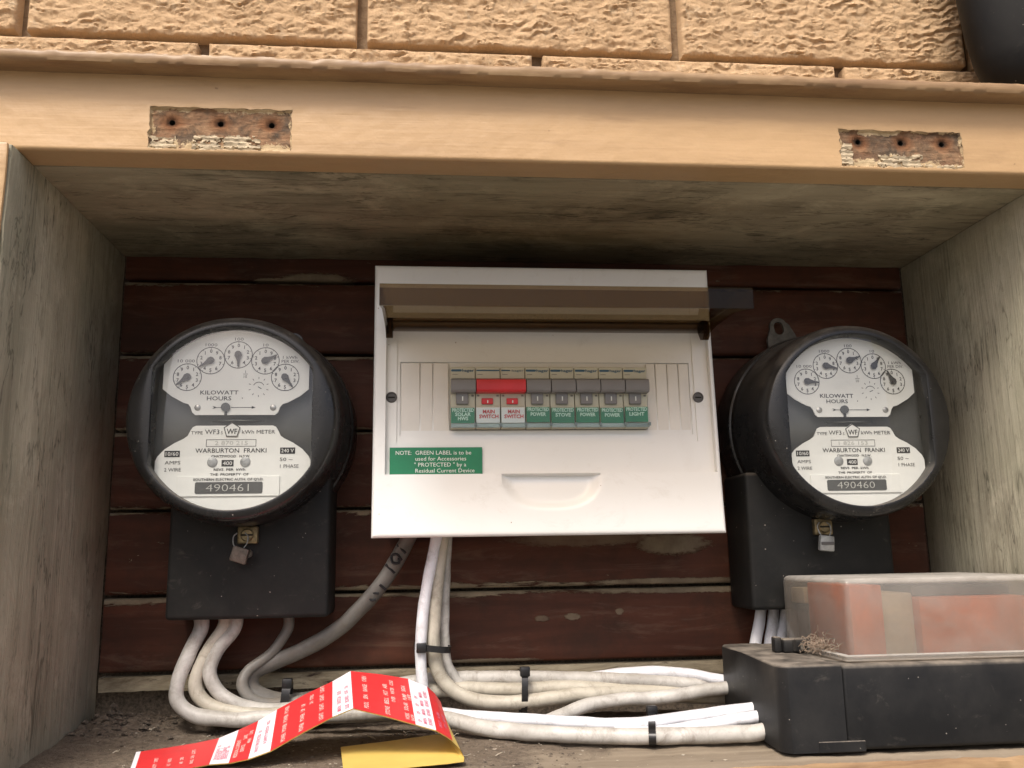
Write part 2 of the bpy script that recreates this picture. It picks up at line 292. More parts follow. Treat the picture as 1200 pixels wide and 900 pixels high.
class MB:
    def __init__(s): s.v = []; s.f = []; s.mi = []; s.mats = []
    def mat(s, m):
        if m not in s.mats: s.mats.append(m)
        return s.mats.index(m)
    def add(s, vs, fs, m):
        b = len(s.v); s.v += [tuple(v) for v in vs]; k = s.mat(m)
        for f in fs: s.f.append(tuple(b+i for i in f)); s.mi.append(k)
        return s
    def box(s, x0, x1, y0, y1, z0, z1, m, bev=0.0, seg=2):
        bm = bmesh.new(); bmesh.ops.create_cube(bm, size=1.0)
        for v in bm.verts: v.co = Vector(((x0+x1)/2 + v.co.x*(x1-x0), (y0+y1)/2 + v.co.y*(y1-y0), (z0+z1)/2 + v.co.z*(z1-z0)))
        if bev: bmesh.ops.bevel(bm, geom=bm.edges[:], offset=bev, segments=seg, profile=0.5, affect='EDGES')
        return s.bm(bm, m)
    def bm(s, bm, m):
        bm.verts.index_update()
        s.add([v.co[:] for v in bm.verts], [[v.index for v in f.verts] for f in bm.faces], m); bm.free(); return s
    def prism(s, poly, y0, y1, m, axis='y', caps=True):
        """polygon in x-z (axis y) or y-z (axis x) extruded along the axis; poly is counter-clockwise seen from the front"""
        n = len(poly)
        P = (lambda a, b, t: (a, t, b)) if axis == 'y' else ((lambda a, b, t: (t, a, b)) if axis == 'x' else (lambda a, b, t: (a, b, t)))
        vs = [P(a, b, y0) for a, b in poly] + [P(a, b, y1) for a, b in poly]
        fs = [(i, (i+1) % n, n+(i+1) % n, n+i) for i in range(n)]
        if caps: fs += [tuple(range(n))[::-1], tuple(range(n, 2*n))]
        return s.add(vs, fs, m)
    def lathe(s, prof, m, c=(0, 0, 0), axis='y', n=64, sy=1.0, cap0=False, cap1=False):
        vs = []
        for r, t in prof:
            for k in range(n):
                a = 2*math.pi*k/n
                if axis == 'y': vs.append((c[0]+r*math.cos(a), c[1]+t, c[2]+r*math.sin(a)))
                else: vs.append((c[0]+r*math.cos(a), c[1]+sy*r*math.sin(a), c[2]+t))
        fs = [(i*n+k, i*n+(k+1) % n, (i+1)*n+(k+1) % n, (i+1)*n+k) for i in range(len(prof)-1) for k in range(n)]
        if cap0: fs.append(tuple(range(n))[::-1])
        if cap1: fs.append(tuple(range((len(prof)-1)*n, len(prof)*n)))
        return s.add(vs, fs, m)
    def disc(s, x, z, r, y, m, n=24, rx=None, th=0.0):
        rx = rx or r
        pts = [(x+rx*math.cos(2*math.pi*k/n), z+r*math.sin(2*math.pi*k/n)) for k in range(n)]
        if th: return s.prism(pts, y-th, y, m)
        return s.add([(a, y, b) for a, b in pts], [tuple(range(n))], m)
    def ring(s, x, z, r0, r1, y, m, n=48, a0=0.0, a1=2*math.pi):
        full = abs(a1-a0-2*math.pi) < 1e-6; k = n if full else n+1
        vs = []
        for i in range(k):
            a = a0+(a1-a0)*i/n
            vs += [(x+r0*math.cos(a), y, z+r0*math.sin(a)), (x+r1*math.cos(a), y, z+r1*math.sin(a))]
        fs = [(2*i, 2*((i+1) % k), 2*((i+1) % k)+1, 2*i+1) for i in range(n)]
        return s.add(vs, fs, m)
    def quad(s, x0, x1, z0, z1, y, m): return s.add([(x0, y, z0), (x1, y, z0), (x1, y, z1), (x0, y, z1)], [(0, 1, 2, 3)], m)
    def tick(s, x, z, a, r0, r1, wd, y, m):
        d = (math.cos(a), math.sin(a)); p = (-d[1]*wd/2, d[0]*wd/2)
        return s.add([(x+d[0]*r+q*p[0], y, z+d[1]*r+q*p[1]) for r, q in ((r0, -1), (r1, -1), (r1, 1), (r0, 1))], [(0, 1, 2, 3)], m)
    def text(s, st, cap, m, place, width=None, align='c', bold=0.0):
        vs, fs = text_geo(st, bold)
        if not vs: return s
        x0 = min(v[0] for v in vs); x1 = max(v[0] for v in vs); k = cap/CAPH
        kx = width/(x1-x0) if width else k
        off = {'c': (x0+x1)/2, 'l': x0, 'r': x1}[align]
        return s.add([place((a-off)*kx, b*k) for a, b in vs], fs, m)
    def tx(s, st, x, z, cap, y, m, width=None, align='c', bold=0.0):     # lettering on a surface that faces -y, vertical centre at z
        return s.text(st, cap, m, lambda a, b: (x+a, y, z+b-cap/2), width, align, bold)
    def tube(s, pts, r, m, n=12, sub=6, caps=True, flat=1.0):
        P = [Vector(p) for p in pts]
        if sub > 1 and len(P) > 2:
            Q = []
            E = [P[0]*2-P[1]] + P + [P[-1]*2-P[-2]]
            for i in range(1, len(E)-2):
                a, b, c, d = E[i-1:i+3]
                for j in range(sub):
                    t = j/sub
                    Q.append(0.5*((2*b) + (c-a)*t + (2*a-5*b+4*c-d)*t*t + (3*b-a-3*c+d)*t**3))
            P = Q + [P[-1]]
        vs = []; T0 = (P[1]-P[0]).normalized(); N = T0.orthogonal().normalized()
        for i, p in enumerate(P):
            T = ((P[min(i+1, len(P)-1)]) - P[max(i-1, 0)]).normalized()
            N = (N - T*N.dot(T)).normalized(); B = T.cross(N)
            for k in range(n):
                a = 2*math.pi*k/n; vs.append(p + N*(r*math.cos(a)) + B*(r*flat*math.sin(a)))
        fs = [(i*n+k, i*n+(k+1) % n, (i+1)*n+(k+1) % n, (i+1)*n+k) for i in range(len(P)-1) for k in range(n)]
        if caps: fs += [tuple(range(n))[::-1], tuple(range((len(P)-1)*n, len(P)*n))]
        return s.add(vs, fs, m)
    def relief(s, xs, zs, level, disp, m, skip=None, matf=None):
        """front surface looking to -y on a grid of cells; level(cx,cz) = base y of a cell (steps get walls), disp(x,z) adds a smooth offset"""
        nx, nz = len(xs)-1, len(zs)-1
        idx = {}
        def V(i, j, l):
            k = (i, j, round(l, 6))
            if k not in idx:
                idx[k] = len(s.v); s.v.append((xs[i], l + disp(xs[i], zs[j]), zs[j]))
            return idx[k]
        L = [[None]*nz for _ in range(nx)]
        for i in range(nx):
            for j in range(nz):
                cx, cz = (xs[i]+xs[i+1])/2, (zs[j]+zs[j+1])/2
                if skip and skip(cx, cz): continue
                l = level(cx, cz); L[i][j] = l
                s.f.append((V(i, j, l), V(i+1, j, l), V(i+1, j+1, l), V(i, j+1, l))); s.mi.append(s.mat(matf(cx, cz) if matf else m))
        for i in range(nx):
            for j in range(nz):
                a = L[i][j]
                if a is None: continue
                if i+1 < nx and L[i+1][j] is not None and abs(L[i+1][j]-a) > 1e-6:
                    b = L[i+1][j]; s.f.append((V(i+1, j, a), V(i+1, j, b), V(i+1, j+1, b), V(i+1, j+1, a))); s.mi.append(s.mat(m))
                if j+1 < nz and L[i][j+1] is not None and abs(L[i][j+1]-a) > 1e-6:
                    b = L[i][j+1]; s.f.append((V(i, j+1, a), V(i+1, j+1, a), V(i+1, j+1, b), V(i, j+1, b))); s.mi.append(s.mat(m))
        return s
    def mesh(s, name, smooth=35):
        me = bpy.data.meshes.new(name); me.from_pydata(s.v, [], s.f)
        for m in s.mats: me.materials.append(m)
        me.polygons.foreach_set('material_index', s.mi)
        bm = bmesh.new(); bm.from_mesh(me); bmesh.ops.recalc_face_normals(bm, faces=bm.faces[:]) if smooth is not None else None
        bm.to_mesh(me); bm.free()
        if smooth:
            me.polygons.foreach_set('use_smooth', [True]*len(me.polygons)); me.set_sharp_from_angle(angle=R(smooth))
        me.update(); return me
    def build(s, name, parent=None, smooth=35, loc=None):
        o = bpy.data.objects.new(name, s.mesh(name, smooth)); COL.objects.link(o)
        if parent: o.parent = parent
        if loc: o.location = loc
        return o
def tag(o, label=None, cat=None, group=None, kind=None):
    for k, v in (('label', label), ('category', cat), ('group', group), ('kind', kind)):
        if v: o[k] = v
    return o
def thing(name, label, cat, loc=(0, 0, 0), group=None):
    o = bpy.data.objects.new(name, None); COL.objects.link(o); o.location = loc; o.empty_display_size = 0.02
    return tag(o, label, cat, group)
def lin(a, b, step):
    n = max(1, round((b-a)/step)); return [a+(b-a)*i/n for i in range(n+1)]
def lines(a, b, step, must):
    """grid lines from a to b that pass exactly through every value in must"""
    k = sorted(set([a, b] + [m for m in must if a < m < b])); out = []
    for p, q in zip(k, k[1:]): out += lin(p, q, step)[:-1]
    return out + [b]

# ------------------------------------------------------------------ dimensions (metres); the wall behind the meters is y = 0, the front is -y
XL, XR, ZT, ZB, D = -0.3086, 0.3539, 0.2070, -0.1602, 0.1749
YF = -0.1995                                             # front of the painted head board

# ------------------------------------------------------------------ ground
g = MB().add([(-30, -30, -1.45), (30, -30, -1.45), (30, 12, -1.45), (-30, 12, -1.45)], [(0, 1, 2, 3)], MT['ground']).build('ground', smooth=0)
tag(g, kind='structure')

# ------------------------------------------------------------------ brick wall
YB = -0.105
wall = thing('brick_wall', 'apricot painted rough rock-face brick wall above and around the timber meter cupboard', 'wall', (0, 0, 0.30))
OFFW = (0, 0, -0.30)
def brick_mesh(w_, h_, seed, hi):
    b = MB(); nx, nz = (int(w_*800), int(h_*900)) if hi else (14, 5)
    so = Vector((seed*3.71, seed*1.37, seed*.73))
    def d(x, z):
        if not hi: return -0.003 + 0.003*mn.noise(Vector((x*30, z*60, seed)))
        p = Vector((x, 0, z))
        wv = mn.noise(p*16 + so)
        ph = z*105 + 1.3*wv + 1.5*mn.noise(Vector((x*13, 3, z*26)) + so) + 0.9*mn.noise(Vector((x*46, 5, z*60)) + so) + 0.45*mn.noise(Vector((x*120, 6, z*120)) + so)
        fr = ph - math.floor(ph)
        amp = max(0.0, min(1.0, 0.22 + 1.9*mn.noise(Vector((x*34, 9, z*52)) + so)))
        saw = (1-fr)**1.6 * amp
        ph2 = z*270 + 2.6*mn.noise(Vector((x*60, 1, z*70)) + so) + 0.8*mn.noise(Vector((x*170, 1, z*150)) + so); f2 = ph2-math.floor(ph2)
        amp2 = max(0.0, min(1.0, 0.35 + 2.2*mn.noise(Vector((x*80, 4, z*120)) + so)))
        fine = mn.fractal(Vector((x*115, 2, z*270)) + so, 0.6, 2.1, 4)
        vert = mn.noise(Vector((x*420, 8, z*38)) + so)*max(0.0, mn.noise(Vector((x*25, 2, z*25)) + so))
        y = 0.0021*saw + 0.0017*(1-f2)*amp2 + 0.0014*fine + 0.0010*vert + 0.0006*wv
        e = min(x, w_-x, z, h_-z)
        k = min(1.0, max(0.0, e/0.0022)); 
        return -y*(0.25+0.75*k) + 0.0014*(1-k)**2
    xs = [w_*i/nx for i in range(nx+1)]; zs = [h_*j/nz for j in range(nz+1)]
    b.relief(xs, zs, lambda a, c: 0.0, d, MT['brick'])
    n0 = len(b.v)
    # sides back to the mortar
    def wallstrip(ids):
        base = len(b.v)
        for i in ids:
            v = b.v[i]; b.v.append((v[0], 0.045, v[2]))
        for k in range(len(ids)-1):
            b.f.append((ids[k], ids[k+1], base+k+1, base+k)); b.mi.append(0)
    def find(x, z): return key[(round(x, 6), round(z, 6))]
    key = {(round(v[0], 6), round(v[2], 6)): i for i, v in enumerate(b.v)}
    wallstrip([find(x, 0) for x in xs]); wallstrip([find(x, h_) for x in xs]); wallstrip([find(0, z) for z in zs]); wallstrip([find(w_, z) for z in zs])
    return b.mesh('brick', 60)
def put_brick(me, x, z):
    o = bpy.data.objects.new('brick', me); COL.objects.link(o); o.parent = wall; o.location = (x, YB, z-0.30); return o
H = 0.0760; PZ = 0.0811
ZA, ZB2 = 0.3413, 0.2602
edgesA = [-0.8440, -0.6000, -0.3582, -0.1133, 0.1302, 0.3720, 0.6150, 0.8590]
edgesB = [-0.7190, -0.4735, -0.2288, 0.0198, 0.2608, 0.5040, 0.7480]
k = 0
for z0, ed, vis in ((ZA, edgesA, (1, 5)), (ZB2, edgesB, (1, 5))):
    for i in range(len(ed)-1):
        x0, x1 = ed[i]+0.0042, ed[i+1]-0.0042
        me = brick_mesh(x1-x0, H, k+1.3, vis[0] <= i < vis[1]); put_brick(me, x0, z0); k += 1
low = [brick_mesh(0.2350, H, 40+i, False) for i in range(4)]
for row in range(-6, 8):
    if row in (0, 1): continue
    z0 = ZB2 + row*PZ; off = 0.0 if row % 2 == 0 else 0.1217
    for i in range(-4, 4):
        x0 = -0.2288 + off + 0.2434*i + 0.0042
        if z0 < 0.25 and x0+0.235 > -0.385 and x0 < 0.425: continue
        put_brick(low[(i*3+row*5) % 4], x0, z0)
mb = MB()
for x0, x1, z0, z1 in ((-1.21, 0.99, 0.2601, 0.90), (-1.21, -0.372, -0.235, 0.2599), (0.412, 0.99, -0.235, 0.2599)):
    mb.box(x0, x1, YB+0.012, YB+0.060, z0-0.30, z1-0.30, MT['mortar'])
mb.build('mortar', wall, 0)

# ------------------------------------------------------------------ meter cupboard
cup = thing('meter_cupboard', 'open timber meter cupboard with peeling brown back boards, grey plywood sides and apricot head board', 'cupboard', (0, 0, ZB))
def Lc(mb):           # world coordinates -> cupboard-local
    mb.v = [(x, y, z-ZB) for x, y, z in mb.v]; return mb
def rough_box(x0, x1, y0, y1, z0, z1, m, step=0.012, amp=0.0006, seed=0.0, bev=0.0015):
    b = MB(); bm = bmesh.new(); bmesh.ops.create_cube(bm, size=1.0)
    for v in bm.verts: v.co = Vector(((x0+x1)/2 + v.co.x*(x1-x0), (y0+y1)/2 + v.co.y*(y1-y0), (z0+z1)/2 + v.co.z*(z1-z0)))
    bmesh.ops.bevel(bm, geom=bm.edges[:], offset=bev, segments=2, profile=0.5, affect='EDGES')
    L_ = max(x1-x0, y1-y0, z1-z0)
    bmesh.ops.subdivide_edges(bm, edges=[e for e in bm.edges if e.calc_length() > L_*0.6], cuts=max(1, int(L_/step)), use_grid_fill=True)
    for v in bm.verts:
        p = v.co*30 + Vector((seed, 0, 0)); q = v.co*110 + Vector((seed, 5, 0))
        v.co += Vector((mn.noise(p), mn.noise(p+Vector((9, 0, 0))), mn.noise(p+Vector((0, 9, 0)))))*amp + Vector((mn.noise(q), mn.noise(q+Vector((3, 1, 0))), mn.noise(q+Vector((0, 4, 1)))))*amp*.5
    return b.bm(bm, m)
Lc(rough_box(XL-0.018, XL, -0.2070, -0.0005, ZB-0.012, ZT-0.0022, MT['side'], seed=1)).build('side_panel', cup)
Lc(rough_box(XR, XR+0.018, -0.2070, -0.0005, ZB-0.012, ZT-0.0022, MT['side_lit'], seed=2)).build('side_panel', cup)
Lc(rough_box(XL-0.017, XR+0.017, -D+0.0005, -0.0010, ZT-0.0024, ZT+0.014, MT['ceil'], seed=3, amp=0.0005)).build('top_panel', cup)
# face frame stiles
for x0, x1 in ((XL-0.062, XL-0.0012), (XR+0.0012, XR+0.062)):
    Lc(rough_box(x0, x1, -0.2100, -0.2072, ZB-0.030, ZT-0.0024, MT['lintel'], seed=x0)).build('stile', cup)
# sill: floor board with a worn front edge
sb = MB(); xs = lin(XL-0.0005, XR+0.0005, 0.0045); ys = lin(-0.1865, 0.0, 0.0045)
def sz(x, y):
    h = 0.0012*mn.fractal(Vector((x*45, y*45, 3)), 0.9, 2.0, 5)
    s_ = min(1.0, max(0.0, (0.06-x)*4.0))*min(1.0, max(0.0, (y+0.17)*9))
    h += s_*(0.0016*mn.fractal(Vector((x*120, y*120, 1)), 0.7, 2.0, 4) + 0.0012)
    hp = 0.024*math.exp(-(((x+0.285)/0.032)**2 + ((y+0.022)/0.030)**2)) + 0.012*math.exp(-(((x+0.235)/0.03)**2 + ((y+0.012)/0.02)**2)) + 0.006*math.exp(-(((x+0.30)/0.02)**2 + ((y+0.075)/0.04)**2))
    h += hp*(0.7+0.30*mn.fractal(Vector((x*70, y*70, 7)), 0.9, 2.0, 3))
    if y < -0.1835: h -= 0.0022*((-0.1835-y)/0.003)**2
    return ZB - 0.0012 + h - 0.35*hp*(0.7)
vs = [(x, y, sz(x, y)) for y in ys for x in xs]; nx = len(xs)
sb.add(vs, [(j*nx+i, j*nx+i+1, (j+1)*nx+i+1, (j+1)*nx+i) for j in range(len(ys)-1) for i in range(nx-1)], MT['sill'])
front = [(x, -0.1865, sz(x, -0.1865)) for x in xs]; lowv = [(x, -0.1880, ZB-0.0055) for x in xs]; low2 = [(x, -0.1880, ZB-0.032) for x in xs]
sb.add(front+lowv+low2, [(r_*nx+i+1, r_*nx+i, (r_+1)*nx+i, (r_+1)*nx+i+1) for r_ in range(2) for i in range(nx-1)], MT['ledge'])
Lc(sb).build('sill', cup)
# back boards
joints = [0.1855, 0.1240, 0.0615, -0.0010, -0.0660, -0.1232]
PATCH = [[(-0.155, -0.0465, 0.035, 0.007, 0.8), (-0.190, -0.0475, 0.02, 0.003, 0.7)], [], [], [], [(0.135, -0.030, 0.036, 0.010, 0.8), (0.060, -0.026, 0.07, 0.006, 0.45), (0.150, -0.060, 0.10, 0.003, 0.8)],
         [(0.027, -0.022, 0.007, 0.0030, 0.6), (0.052, -0.021, 0.008, 0.0032, 0.75), (0.090, -0.018, 0.004, 0.003, 0.6), (0.150, -0.0012, 0.12, 0.004, 0.9), (-0.02, -0.053, 0.05, 0.002, 0.8)]]
top = 0.2350
for i, z in enumerate(joints):
    h_ = top - z - 0.0026; MT['board'] = m_board(PATCH[i])
    b = MB(); zs_ = [0.0, -0.0007, -0.0020] + [-h_*t for t in (0.12, 0.3, 0.5, 0.7, 0.88)] + [-h_+0.0022, -h_+0.0008, -h_]
    xs_ = lin(XL+0.0005, XR-0.0005, 0.012)
    def yb(x, zz, i=i, h_=h_):
        e = min(-zz, h_+zz); r_ = 0.0024
        y = 0.0 if e > r_ else r_ - math.sqrt(max(0.0, r_*r_-(r_-e)**2))
        return y + 0.0007*mn.noise(Vector((x*40, zz*90, i*7.0)))
    vs = [(x, yb(x, zz), zz) for zz in zs_ for x in xs_]; n_ = len(xs_)
    b.add(vs, [(a*n_+c, (a+1)*n_+c, (a+1)*n_+c+1, a*n_+c+1) for a in range(len(zs_)-1) for c in range(n_-1)], MT['board'])
    b.add([(xs_[0], 0.016, 0), (xs_[-1], 0.016, 0), (xs_[-1], 0.0024, 0), (xs_[0], 0.0024, 0), (xs_[0], 0.016, -h_), (xs_[-1], 0.016, -h_), (xs_[-1], 0.0024, -h_), (xs_[0], 0.0024, -h_)], [(0, 1, 2, 3), (7, 6, 5, 4), (1, 0, 4, 5)], MT['board'])
    b.build('back_board', cup, 50, (0, 0.0, top-0.0013-ZB)); top = z
# cream edge strip below the lowest board, ragged lower edge
b = MB(); xs_ = lin(XL+0.001, XR-0.001, 0.003); n_ = len(xs_)
lowz = [-0.1350 - 0.002*mn.fractal(Vector((x*30, 0, 2)), .8, 2, 4) + 0.0022*mn.noise(Vector((x*9, 4, 2))) for x in xs_]
vs = [(x, -0.0015, -0.1248) for x in xs_] + [(x, -0.0022, (z-0.1248)/2) for x, z in zip(xs_, lowz)] + [(x, -0.0010, z) for x, z in zip(xs_, lowz)] + [(x, 0.010, z+0.001) for x, z in zip(xs_, lowz)] + [(x, 0.010, -0.1248) for x in xs_]
b.add(vs, [(r_*n_+i, (r_+1)*n_+i, (r_+1)*n_+i+1, r_*n_+i+1) for r_ in range(3) for i in range(n_-1)] + [(4*n_+i, i, i+1, 4*n_+i+1) for i in range(n_-1)], MT['skirt'])
Lc(b).build('edge_strip', cup)
Lc(MB().box(XL-0.018, XR+0.018, 0.018, 0.030, ZB-0.012, 0.240, MT['soil'])).build('backing_sheet', cup, 0)

# head board (lintel) with two old hinge recesses
X0, X1, Z0, Z1 = -0.470, 0.470, 0.2052, 0.2566
MORT = [(-0.2338, -0.1480, 0.2078, 0.2354), (0.2068, 0.2920, 0.2078, 0.2338)]
must = [v for m_ in MORT for v in m_[:2]]; mustz = [0.2078, 0.2338, 0.2354]
xs = lines(X0, X1, 0.0026, must); zs = sorted(set(lines(Z0+0.0022, Z1, 0.0026, mustz) + [Z0, Z0+0.0003, Z0+0.0009, Z0+0.0022, Z0+0.0015]))
zs = [z for i, z in enumerate(zs) if i == 0 or z-zs[i-1] > 1e-5]
def ldisp(x, z):
    e = z - Z0; r_ = 0.0022
    y = 0.0 if e > r_ else r_ - math.sqrt(max(0.0, r_*r_-(r_-e)**2))
    wear = max(0.0, mn.fractal(Vector((x*40, 2, 5)), .7, 2, 4)-0.35)
    if e < 0.0060: y += 0.0016*wear*(1-e/0.0060)
    return y + 0.00035*mn.noise(Vector((x*16, 1, z*60))) + 0.00015*mn.noise(Vector((x*70, 1, z*200)))
inm = lambda cx, cz: any(a < cx < b_ and c < cz < d_ for a, b_, c, d_ in MORT)
b = MB().relief(xs, zs, lambda cx, cz: YF, ldisp, MT['lintel'], skip=inm)
b.add([(X0, YF+0.0022, Z0), (X1, YF+0.0022, Z0), (X1, -D-0.0002, Z0+0.0004), (X0, -D-0.0002, Z0+0.0004), (X1, -D-0.0002, Z1), (X0, -D-0.0002, Z1), (X1, YF, Z1), (X0, YF, Z1)],
      [(0, 3, 2, 1), (3, 5, 4, 2), (5, 7, 6, 4)], MT['lintel'])
def fray(mb):
    out = []
    for x, y, z in mb.v:
        wx = wz = 0.0
        for a_, c_, z0_, z1_ in MORT:
            dx = max(a_-x, x-c_, 0.0); dz = max(z0_-z, z-z1_, 0.0); din = min(abs(x-a_), abs(x-c_), abs(z-z0_), abs(z-z1_))
            d_ = math.hypot(dx, dz) if (dx > 0 or dz > 0) else din
            k_ = max(0.0, 1-d_/0.006)
            if k_ and z > Z0+0.0026:
                wx += k_*0.0013*mn.fractal(Vector((x*120, 3, z*260)), .7, 2, 3); wz += k_*0.0010*mn.fractal(Vector((x*210, 9, z*160)), .7, 2, 3)
        out.append((x+wx, y, z+max(wz, Z0+0.0022-z if z > Z0+0.0026 else wz)))
    mb.v = out; return mb
HOLES = [[(-0.2212, 0.2273), (-0.1920, 0.2265), (-0.1609, 0.2258)], [(0.2212, 0.2263), (0.2510, 0.2265), (0.2799, 0.2274)]]
lint = Lc(fray(b)).build('lintel', cup, 50)
for (a, c, z0, z1), hs in zip(MORT, HOLES):
    s_ = 0.0032
    mx = [v for x, z in hs for v in (x-s_, x+s_)]; mz = sorted(set([v for x, z in hs for v in (z-s_, z+s_)]))
    zc = sum(z for x, z in hs)/3; hs = [(x, zc) for x, z in hs]; mz = [zc-s_, zc+s_]
    MT['rust'] = m_rust([(x, z-ZB) for x, z in hs], a, c, z1-ZB, 0.0 if a < 0 else 1.0)
    b = MB()
    def hd(x, z):
        # dished and eaten away around the screw holes, ragged at the rim
        q = sum(math.exp(-((x-hx)**2+(z-hz)**2)/0.005**2) for hx, hz in hs)
        e = min(x-a, c-x, z-z0, z1-z)
        inhole = any(abs(x-hx) <= s_+1e-6 and abs(z-hz) <= s_+1e-6 for hx, hz in hs)
        if e < 1e-6: return -0.0021+ldisp(x, z)
        n = 0.0 if inhole else 0.0007*mn.fractal(Vector((x*260, 2, z*330)), .8, 2, 3)
        return n + (0.0006*q if not inhole else 0.0005)
    hx_ = lines(a, c, 0.0011, mx); hz_ = lines(z0, z1, 0.0011, mz)
    hole = lambda cx, cz: any(abs(cx-x) < s_ and abs(cz-z) < s_ for x, z in hs)
    b.relief(hx_, hz_, lambda cx, cz: YF+0.0023, hd, MT['rust'], skip=hole)
    for x, z in hs:
        n = 32; sq = []; ci = []
        for k in range(n):
            t = 2*math.pi*k/n; m_ = max(abs(math.cos(t)), abs(math.sin(t)))
            sq.append((x+s_*math.cos(t)/m_, YF+0.0028, z+s_*math.sin(t)/m_)); ci.append((x+0.0018*math.cos(t), YF+0.0038, z+0.0018*math.sin(t)))
        de = [(p[0], YF+0.012, p[2]) for p in ci]
        b.add(sq+ci, [(k, (k+1) % n, n+(k+1) % n, n+k) for k in range(n)], MT['rust'])
        b.add(ci+de, [(k, (k+1) % n, n+(k+1) % n, n+k) for k in range(n)] + [tuple(range(n, 2*n))], MT['dark'])
    rec = Lc(fray(b)).build('hinge_recess', lint, 40)
    rec['label'] = 'left hinge recess, orange rusty timber with three screw holes' if a < 0 else 'right hinge recess, dark stained timber with flaking edges'
# leftover cream paint crusts in the recesses (ragged slabs)
def crust(x0, x1, z0, z1, seed, th=0.0012):
    b = MB(); st = 0.00075
    xs, zs = lin(x0, x1, st), lin(z0, z1, st); y0 = YF+0.0021
    def keep(cx, cz):
        e = min((cx-x0), (x1-cx))/(x1-x0)*4; f = min(cz-z0, z1-cz)/(z1-z0)*2.6
        return mn.fractal(Vector((cx*170, seed, cz*330)), .7, 2, 4)*0.9 + min(e, f, 0.55) > 0.20 + 0.10*math.sin(cz*2600+cx*90)
    dd = lambda x, z: -th*(0.6+0.5*mn.noise(Vector((x*230, seed, z*420)))) - 0.0003*math.sin(z*2100)
    b.relief(xs, zs, lambda a, c: y0, dd, MT['flake'], skip=lambda a, c: not keep(a, c))
    b.v = [(x+0.0010*mn.noise(Vector((x*420, seed, z*420))), y, z+0.0008*mn.noise(Vector((x*420, seed+9, z*420)))) for x, y, z in b.v]
    front = list(b.f); cnt = {}
    for f in front:
        for i in range(4):
            e = (f[i], f[(i+1) % 4]); cnt[frozenset(e)] = cnt.get(frozenset(e), []) + [e]
    back = {}
    def bk(i):
        if i not in back: v = b.v[i]; back[i] = len(b.v); b.v.append((v[0], y0+0.0008, v[2]))
        return back[i]
    for k, es in cnt.items():
        if len(es) == 1:
            p, q = es[0]; b.f.append((q, p, bk(p), bk(q))); b.mi.append(0)
    return Lc(b).build('paint_flake', lint, 30)
crust(-0.2085, -0.1675, 0.2070, 0.2182, 2.0); crust(-0.2335, -0.2180, 0.2080, 0.2165, 5.0, 0.0007)
crust(0.2325, 0.2640, 0.2072, 0.2180, 9.0); crust(0.2052, 0.2160, 0.2080, 0.2260, 4.0, 0.0009); crust(0.2640, 0.2925, 0.2072, 0.2110, 7.0, 0.0007)
# capping board on top of the head board
b = MB(); xs = lin(-0.490, 0.500, 0.0022); n_ = len(xs)
prof = [(-0.198, 0.2570), (-0.2100, 0.2566), (-0.2138, 0.2572), (-0.2148, 0.2590), (-0.2150, 0.2615), (-0.2144, 0.2634), (-0.2120, 0.2644), (-0.150, 0.2700), (YB-0.0005, 0.2735)]
def capv(x, y, z, i):
    k = 1.0 if i in (3, 4, 5, 6) else 0.4
    nb = mn.noise(Vector((x*22, 7, 1))); chipk = max(0.0, mn.fractal(Vector((x*55, 3, 8)), .7, 2, 4)-0.25)
    return (x, y + k*(0.0005*mn.fractal(Vector((x*120, y*100, z*240)), .7, 2, 3) + 0.0010*chipk*(1 if i >= 5 else 0.3)), z + k*(0.00045*mn.fractal(Vector((x*110, y*50+4, z*50)), .6, 2, 4) + 0.0002*nb) - 0.0012 - (0.0009*chipk if i in (4, 5, 6) else 0))
vs = [capv(x, y, z, i) for i, (y, z) in enumerate(prof) for x in xs]
b.add(vs, [(r_*n_+i, (r_+1)*n_+i, (r_+1)*n_+i+1, r_*n_+i+1) for r_ in range(len(prof)-1) for i in range(n_-1)], MT['ledge'])
Lc(b).build('capping_board', cup, 50)

# ------------------------------------------------------------------ distribution board
db = thing('distribution_board', 'white plastic switchboard with smoked flap raised, mounted between the two round meters', 'switchboard', (0.0255, 0, 0.075))
OX, OZ = 0.0255, 0.075
def Ld(mb): mb.v = [(x-OX, y, z-OZ) for x, y, z in mb.v]; return mb
Ld(MB().box(-0.0965, 0.1485, -0.066, -0.0005, -0.0195, 0.1705, MT['white'], 0.002)).build('back_box', db)
PX0, PX1, PZ0, PZ1 = -0.1030, 0.1542, -0.0262, 0.1772
RX0, RX1, RZ0, RZ1 = -0.0940, 0.1508, 0.0186, 0.1360
IX0, IX1, IZ0, IZ1 = -0.0862, 0.1345, 0.0425, 0.1290
WX0, WX1, WZ0, WZ1 = -0.0838, 0.1365, 0.0478, 0.1035
IX1 = 0.1395
HX0, HX1, HZ0, HZ1 = -0.0475, 0.1022, 0.0515, 0.0990
must = [RX0, RX1, IX0, IX1, WX0, WX1, HX0, HX1]; mustz = [RZ0, RZ1, IZ0, IZ1, WZ0, WZ1, HZ0, HZ1]
edge = [0.0004, 0.0010, 0.0018, 0.0028]
xs = sorted(set(lines(PX0+edge[-1], PX1-edge[-1], 0.0022, must) + [PX0] + [PX0+e for e in edge] + [PX1-e for e in edge] + [PX1]))
zs = sorted(set(lines(PZ0+edge[-1], PZ1-edge[-1], 0.0016, mustz) + [PZ0] + [PZ0+e for e in edge] + [PZ1-e for e in edge] + [PZ1]))
def dedup(L_): return [v for i, v in enumerate(L_) if i == 0 or v-L_[i-1] > 1e-6]
xs, zs = dedup(xs), dedup(zs)
